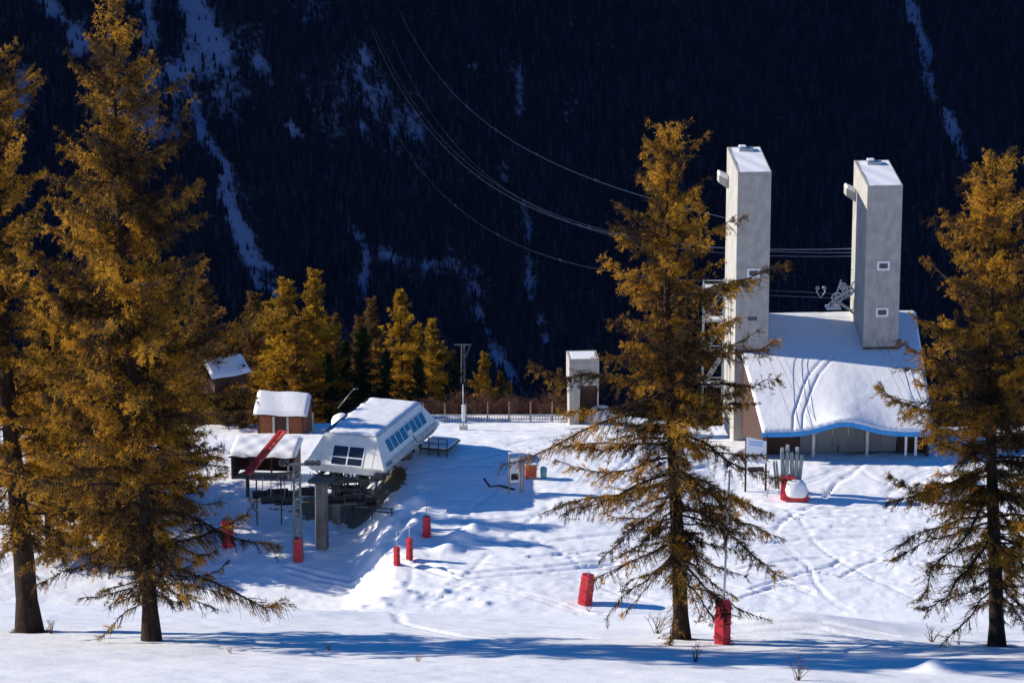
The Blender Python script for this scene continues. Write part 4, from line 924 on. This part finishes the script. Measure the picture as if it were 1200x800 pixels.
# ------------------------------------------------------------------ huts
def hut(name, label, q, wd, dep, wall, rise, rz, kind):
    t = thing(name, label, 'hut', q, rz)
    hw, hd = wd / 2, dep / 2; w_, e = .16, .35
    for y in (-hd, hd): MB().box((0, y, wall / 2 - .4), (wd - 2 * w_, w_, wall + .8)).build('long_wall', M[kind], t)
    for x in (-hw + w_ / 2, hw - w_ / 2):
        MB().prism([(x - w_ / 2, -hd - .08, -.8), (x - w_ / 2, hd + .08, -.8), (x - w_ / 2, hd + .08, wall), (x - w_ / 2, 0, wall + rise - .05), (x - w_ / 2, -hd - .08, wall)], (w_, 0, 0)).build('gable_wall', M[kind], t)
    k = rise / (hd + .08); eo = hd + e
    for sg in (-1, 1):
        rf = MB(); rf.prism([(-hw - .4, 0, wall + rise), (-hw - .4, sg * eo, wall + rise - k * eo), (-hw - .4, sg * eo, wall + rise - k * eo + .14), (-hw - .4, 0, wall + rise + .14)], (wd + .8, 0, 0)); r_ = rf.build('roof', M['wood_dark'], t)
        nx, ny = 24, 14; vv = []
        for j in range(ny + 1):
            for i in range(nx + 1):
                x = -hw - .42 + (wd + .84) * i / nx; f = j / ny; y = sg * (eo + .03) * f; ed = min(x + hw + .42, hw + .42 - x, (1 - f) * eo)
                vv.append((x, y, wall + rise + .145 - k * abs(y) + .30 * (1 - math.exp(-max(ed, 0) / .09)) + .05 * math.sin(x * 1.7 + y)))
        fs = [(j * (nx + 1) + i, j * (nx + 1) + i + 1, (j + 1) * (nx + 1) + i + 1, (j + 1) * (nx + 1) + i) for j in range(ny) for i in range(nx)]
        MB().add(vv, fs, True).build('roof_snow', M['snow'], r_)
    return t
q = at(334, 504, 345); ht = hut('wooden_hut', 'red brown wooden hut with a thick snow roof, left of the white station', q, 5.0, 3.4, 2.3, 1.5, R(-10), 'wood')
for x in (-.75, .75): MB().box((x, -1.85, 1.0), (.22, .12, 2.0)).build('door_frame', M['trim'], ht)
MB().box((0, -1.79, 1.0), (1.25, .05, 2.0)).build('door', M['wood_dark'], ht)
MB().box((3.0, .1, .9), (.16, .16, 2.4)).build('corner_post', M['trim'], ht)
for x in (-2.4, 2.4): MB().box((x, -1.86, 1.1), (.14, .1, 2.3)).build('corner_board', M['wood_dark'], ht)
q = at(312, 549, 329); sd = thing('snowy_shed', 'low dark open shed under a flat snow covered roof, below the wooden hut', 'shed', q, R(-6))
for x in (-3.1, 3.1): MB().box((x, 0, .5), (.18, 4.2, 2.6)).build('side_wall', M['wood_dark'], sd)
MB().box((0, 2.0, .5), (6.0, .18, 2.6)).build('back_wall', M['wood_dark'], sd)
for x in (-1.2, .9, 2.6): MB().box((x, -2.0, .45), (.16, .16, 2.5)).build('post', M['trim'] if x > 2 else M['wood_dark'], sd)
MB().prism([(-3.4, -2.3, 1.75), (-3.4, 2.4, 2.45), (-3.4, 2.4, 2.6), (-3.4, -2.3, 1.9)], (6.8, 0, 0)).build('roof', M['wood_dark'], sd)
nx, ny = 30, 20
MB().add([(-3.42 + 6.84 * i / nx, -2.34 + 4.76 * j / ny, 1.91 + .7 * j / ny + .34 * (1 - math.exp(-min(i / nx * 6.84, (1 - i / nx) * 6.84, j / ny * 4.76, (1 - j / ny) * 4.76) / .1)) + .06 * math.sin(i * .7) * math.cos(j * .5)) for j in range(ny + 1) for i in range(nx + 1)],
         [(j * (nx + 1) + i, j * (nx + 1) + i + 1, (j + 1) * (nx + 1) + i + 1, (j + 1) * (nx + 1) + i) for j in range(ny) for i in range(nx)], True).build('roof_snow', M['snow'], sd)
a, b_ = at(290, 556, 321.5), at(332, 505, 325.5); bm_ = thing('red_boom', 'long faded red boom slanting up in front of the snowy shed roof', 'beam', a)
d = b_ - a; MB().bar((0, 0, gz(a.x, a.y) - a.z - .3), (0, 0, .1), .35).build('support_post', M['dark'], bm_); MB().bar((0, 0, 0), d, .75, .2).build('beam', M['red_faded'], bm_); MB().bar((-.4, 0, .12), d + Vector((-.4, 0, .12)), .1).build('edge_rail', M['red'], bm_); MB().bar((.4, 0, .12), d + Vector((.4, 0, .12)), .1).build('edge_rail', M['red'], bm_)
q = at(262, 452, 352); hut('small_shelter', 'small shelter with a snow roof, showing through the branches left of the wooden hut', q, 4.0, 3.0, 1.6, 1.2, R(35), 'wood_dark')
q = at(400, 493, 338); m = MB(); n = 12
m.rings([[Vector((1.0 * f * math.cos(k * 2 * math.pi / n), 1.5 * f * math.sin(k * 2 * math.pi / n), z)) for k in range(n)] for f, z in ((1.0, -.8), (1.05, 0), (.9, .4), (.5, .65), (.1, .72))])
o = m.build('snow_mound', M['snow'], None); o.location = q; tag(o, 'rounded snow mound between the wooden hut and the white station', 'snow heap')
a = at(396, 478, 341); m = MB(); m.tube([a, at(414, 456, 341)], .03, 5); m.tube([at(414, 456, 341), at(420, 455, 341)], .03, 5); tag(m.build('leaning_pole', M['steel'], None), 'thin leaning grey pole behind the left roof edge of the white station', 'pole')

# ------------------------------------------------------------------ fence, masts, booth, sign, equipment
xa, xb = at(496, 490, 346.5).x, at(672, 492, 346.5).x
fn = thing('post_fence', 'post and mesh fence with a pale low rail along the far edge of the snow', 'fence', (xa, 346.5, 0)); n = 8
for k in range(n):
    x = (xb - xa) * k / (n - 1); MB().box((x, 0, gz(xa + x, 346.5) + .95), (.14, .14, 2.3)).build('post', M['post_wood'], fn)
L = xb - xa; z0 = gz((xa + xb) / 2, 346.5)
for z, r_, mm in ((.75, .11, 'trim'), (.25, .10, 'trim'), (1.85, .04, 'shrub')): MB().bar((0, -.1, z0 + z), (L, -.1, z0 + z), r_).build('rail', M[mm], fn)
m = MB(); k = 0.0
while k < L: m.bar((k, -.02, z0 + .05), (k, -.02, z0 + 1.85), .05); k += .28
for z in (.4, .75, 1.1, 1.45): m.bar((0, .02, z0 + z), (L, .02, z0 + z), .03)
tag(m.build('mesh_net', M['shrub'], fn), kind='stuff')
q = at(543, 520, 338); q.z = gz(q.x, 338); t = thing('instrument_mast', 'slim pale pole with a white box halfway up, standing in front of the fence', 'mast', q)
Hp = at(541, 450, 338).z - q.z; MB().tube([(0, 0, -.3), (0, 0, Hp)], [.06, .04], 8).build('pole', M['steel'], t); MB().box((.03, -.1, Hp * .38), (.36, .36, 1.7)).build('cabinet', M['white'], t, .06); MB().box((0, 0, .2), (.9, .9, .5)).build('footing', M['skirt'], t, .05)
q = at(543, 470, 366); t = thing('lattice_mast', 'pale lattice mast with a short arm on top, behind the fence among the larches', 'mast', (q.x, q.y, q.z - 6))
Hm = at(543, 404, 366).z - q.z + 6; m = MB()
for x, y in ((-.3, -.3), (.3, -.3), (0, .3)): MB().bar((x, y, 0), (x * .6, y * .6, Hm), .07).build('leg', M['pylon'], t)
for i in range(14): z = Hm * i / 14; m.bar((-.25, -.25, z), (.25, -.25, z + Hm / 14), .045); m.bar((.25, -.25, z), (0, .25, z + Hm / 14), .045)
m.build('bracing', M['pylon'], t); MB().bar((-1.0, 0, Hm), (.9, 0, Hm), .14).build('arm', M['pylon'], t); MB().bar((.8, 0, Hm - .05), (.3, 0, Hm - 1.4), .09).build('brace', M['pylon'], t)
# wooden-framed board with a black panel
g = G(604, 578); t = thing('notice_board', 'white board in a wooden frame with black panel, in the snow right of the station', 'board', g, R(12))
hb = at(604, 531, g.y).z - g.z
for x in (-.62, .48, .74): MB().box((x, 0, hb / 2 - .15), (.12, .12, hb + .3)).build('post', M['post_wood'], t)
MB().box((-.07, 0, hb * .58), (.96, .06, hb * .62)).build('board', M['white'], t); MB().box((-.07, -.05, hb * .42), (.72, .05, .62)).build('black_panel', M['black'], t)
for z in (hb * .9, hb * .24): MB().box((-.07, -.06, z), (.98, .08, .1)).build('crossbar', M['post_wood'], t)
MB().box((-.07, 0, hb + .06), (1.2, .3, .12)).build('snow_cap', M['snow'], t, .04)
g2 = G(622, 560); t = thing('orange_barrier', 'small orange red panel standing behind the framed notice board', 'barrier', g2, R(12))
MB().box((0, 0, .75), (1.1, .35, 1.2)).build('panel', M['orange'], t, .03); MB().box((-.35, 0, .3), (.2, .5, .9)).build('foot', M['orange'], t); MB().box((.35, 0, .3), (.2, .5, .9)).build('foot', M['orange'], t); MB().box((0, 0, 1.4), (1.15, .4, .12)).build('snow_cap', M['snow'], t, .04)
g2 = G(637, 560); t = thing('litter_bin', 'small grey green bin right of the orange panel', 'bin', g2)
MB().tube([(0, 0, -.05), (0, 0, 1.0)], [.28, .34], 10).build('bin_body', M['teal'], t); MB().tube([(0, 0, 1.0), (0, 0, 1.14)], [.36, .2], 10).build('lid', M['teal'], t)
a = G(590, 573); m = MB(); pts = [(-1.9, .3, 1.0), (-1.3, 0, .25), (-.4, 0, .35), (.3, 0, .2), (1.1, -.1, -.05)]; m.tube(pts[:2], .10, 6); m.tube(pts[1:], [.06, .1, .12, .14], 6); o = m.build('black_hose', M['black'], None); o.location = a; tag(o, 'bent black hose lying on the shaded snow in front of the notice board', 'hose')
# white sign board by the left end of the hall
g = G(886, 575); t = thing('sign_board', 'large pale sign board on two posts at the left end of the blue edged hall', 'sign', g, R(8))
zt, zb_ = at(886, 511, g.y).z - g.z, at(886, 541, g.y).z - g.z
for x in (-1.05, .95): MB().box((x, .1, zt / 2 - .2), (.16, .16, zt + .4)).build('post', M['wood_dark'], t)
MB().prism([(-1.05, -.04, zb_ + .1), (.95, -.04, zb_ - .25), (.95, -.04, zt - .55), (-1.05, -.04, zt)], (0, .07, 0)).build('panel', M['sign_face'], t)
m = MB(); rs = random.Random(3)
for j, (w0, zz) in enumerate(((1.3, .5), (1.1, .78))):
    x = -.75
    while x < -.75 + w0: wl = rs.uniform(.1, .2); m.box((x + wl / 2, -.05, zt - zz - .13 * (x + .75)), (wl, .015, .13)); x += wl + .06
m.build('lettering', M['blue'], t); MB().box((-.05, 0, zb_ - .75), (1.5, .5, .35)).build('crate', M['wood_dark'], t)
# red padded equipment stack with upright grey mats and a snow-covered front
g = G(928, 584); t = thing('mat_stack', 'red padded box with upright grey green mats in it, in front of the hall', 'equipment', g, R(-6))
MB().box((-.35, 0, 1.15), (1.5, 1.3, 2.3), None, .97).build('red_box', M['red'], t, .08); MB().box((.35, -.1, .35), (2.5, 1.6, .7)).build('red_base', M['red'], t, .08)
for i, (x, hh, yy) in enumerate(((-.98, 3.0, .30), (-.54, 3.25, .42), (-.08, 2.75, .25), (.36, 3.05, .45), (.78, 2.55, .3))):
    Mx = Matrix.Rotation(R((-2, 1, -1, 2, 5)[i]), 3, 'Y') @ Matrix.Rotation(R((4, -3, 6, -2, 3)[i]), 3, 'X')
    MB().box((x, yy, 1.9 + hh / 2), (.40, 1.15, hh), Mx, .90).build('mat', M['mat_grey'] if i % 2 == 0 else M['mat_pale'], t, .06)
    MB().box((x, yy - .52, 2.2 + hh * .78), (.34, .05, .08)).build('strap', M['dark'], t)
for i, x in enumerate((-1.7, -1.45)): MB().box((x, .5, 2.2), (.2, .8, 2.7), Matrix.Rotation(R(-6), 3, 'Y'), .85).build('mat', M['mat_grey'], t, .06)
m = MB(); n = 16; rs = random.Random(4); sq = lambda c: math.copysign(abs(c) ** .6, c)
m.rings([[Vector((.55 - .12 * z + 1.0 * f * sq(math.cos(k * 2 * math.pi / n)) * rs.uniform(.93, 1.07), -.55 + .75 * f * math.sin(k * 2 * math.pi / n) * rs.uniform(.92, 1.08), z)) for k in range(n)] for f, z in ((.9, .45), (1.06, .6), (1.04, 1.1), (.98, 1.6), (.8, 1.95), (.45, 2.08), (.1, 2.12))])
m.build('snow_lump', M['snow'], t)
g = G(1092, 584); t = thing('red_mat', 'red padded mat standing in the snow behind the right larch', 'equipment', g, R(15))
MB().box((0, 0, .8), (1.5, .5, 1.6), None, .95).build('mat', M['red_faded'], t, .06)
MB().box((0, 0, 1.66), (1.5, .55, .16)).build('snow_cap', M['snow'], t, .05)
g = G(1125, 580); m = MB(); n = 16; rs = random.Random(8)
m.rings([[Vector((2.4 * f * math.cos(k * 2 * math.pi / n) * rs.uniform(.93, 1.07), 1.6 * f * math.sin(k * 2 * math.pi / n), z)) for k in range(n)] for f, z in ((1.05, -.4), (1, .5), (.85, 1.2), (.5, 1.8), (.1, 2.0))])
o = m.build('snow_heap', M['snow'], None); o.location = g; tag(o, 'large pile of snow right of the red mat behind the right larch', 'snow heap')


# ------------------------------------------------------------------ air
hm = bpy.data.materials.new('haze'); hm.use_nodes = True; n = hm.node_tree
n.nodes.remove(n.nodes['Principled BSDF']); pv = n.nodes.new('ShaderNodeVolumePrincipled')
pv.inputs['Color'].default_value = (0.22, 0.40, 1.0, 1); pv.inputs['Density'].default_value = 0.000006; pv.inputs['Anisotropy'].default_value = 0.0
n.links.new(pv.outputs[0], n.nodes['Material Output'].inputs['Volume'])
hz_ = MB().box((0, 700, -20), (15600, 15600, 1100)).build('haze', hm, None); hz_['kind'] = 'stuff'
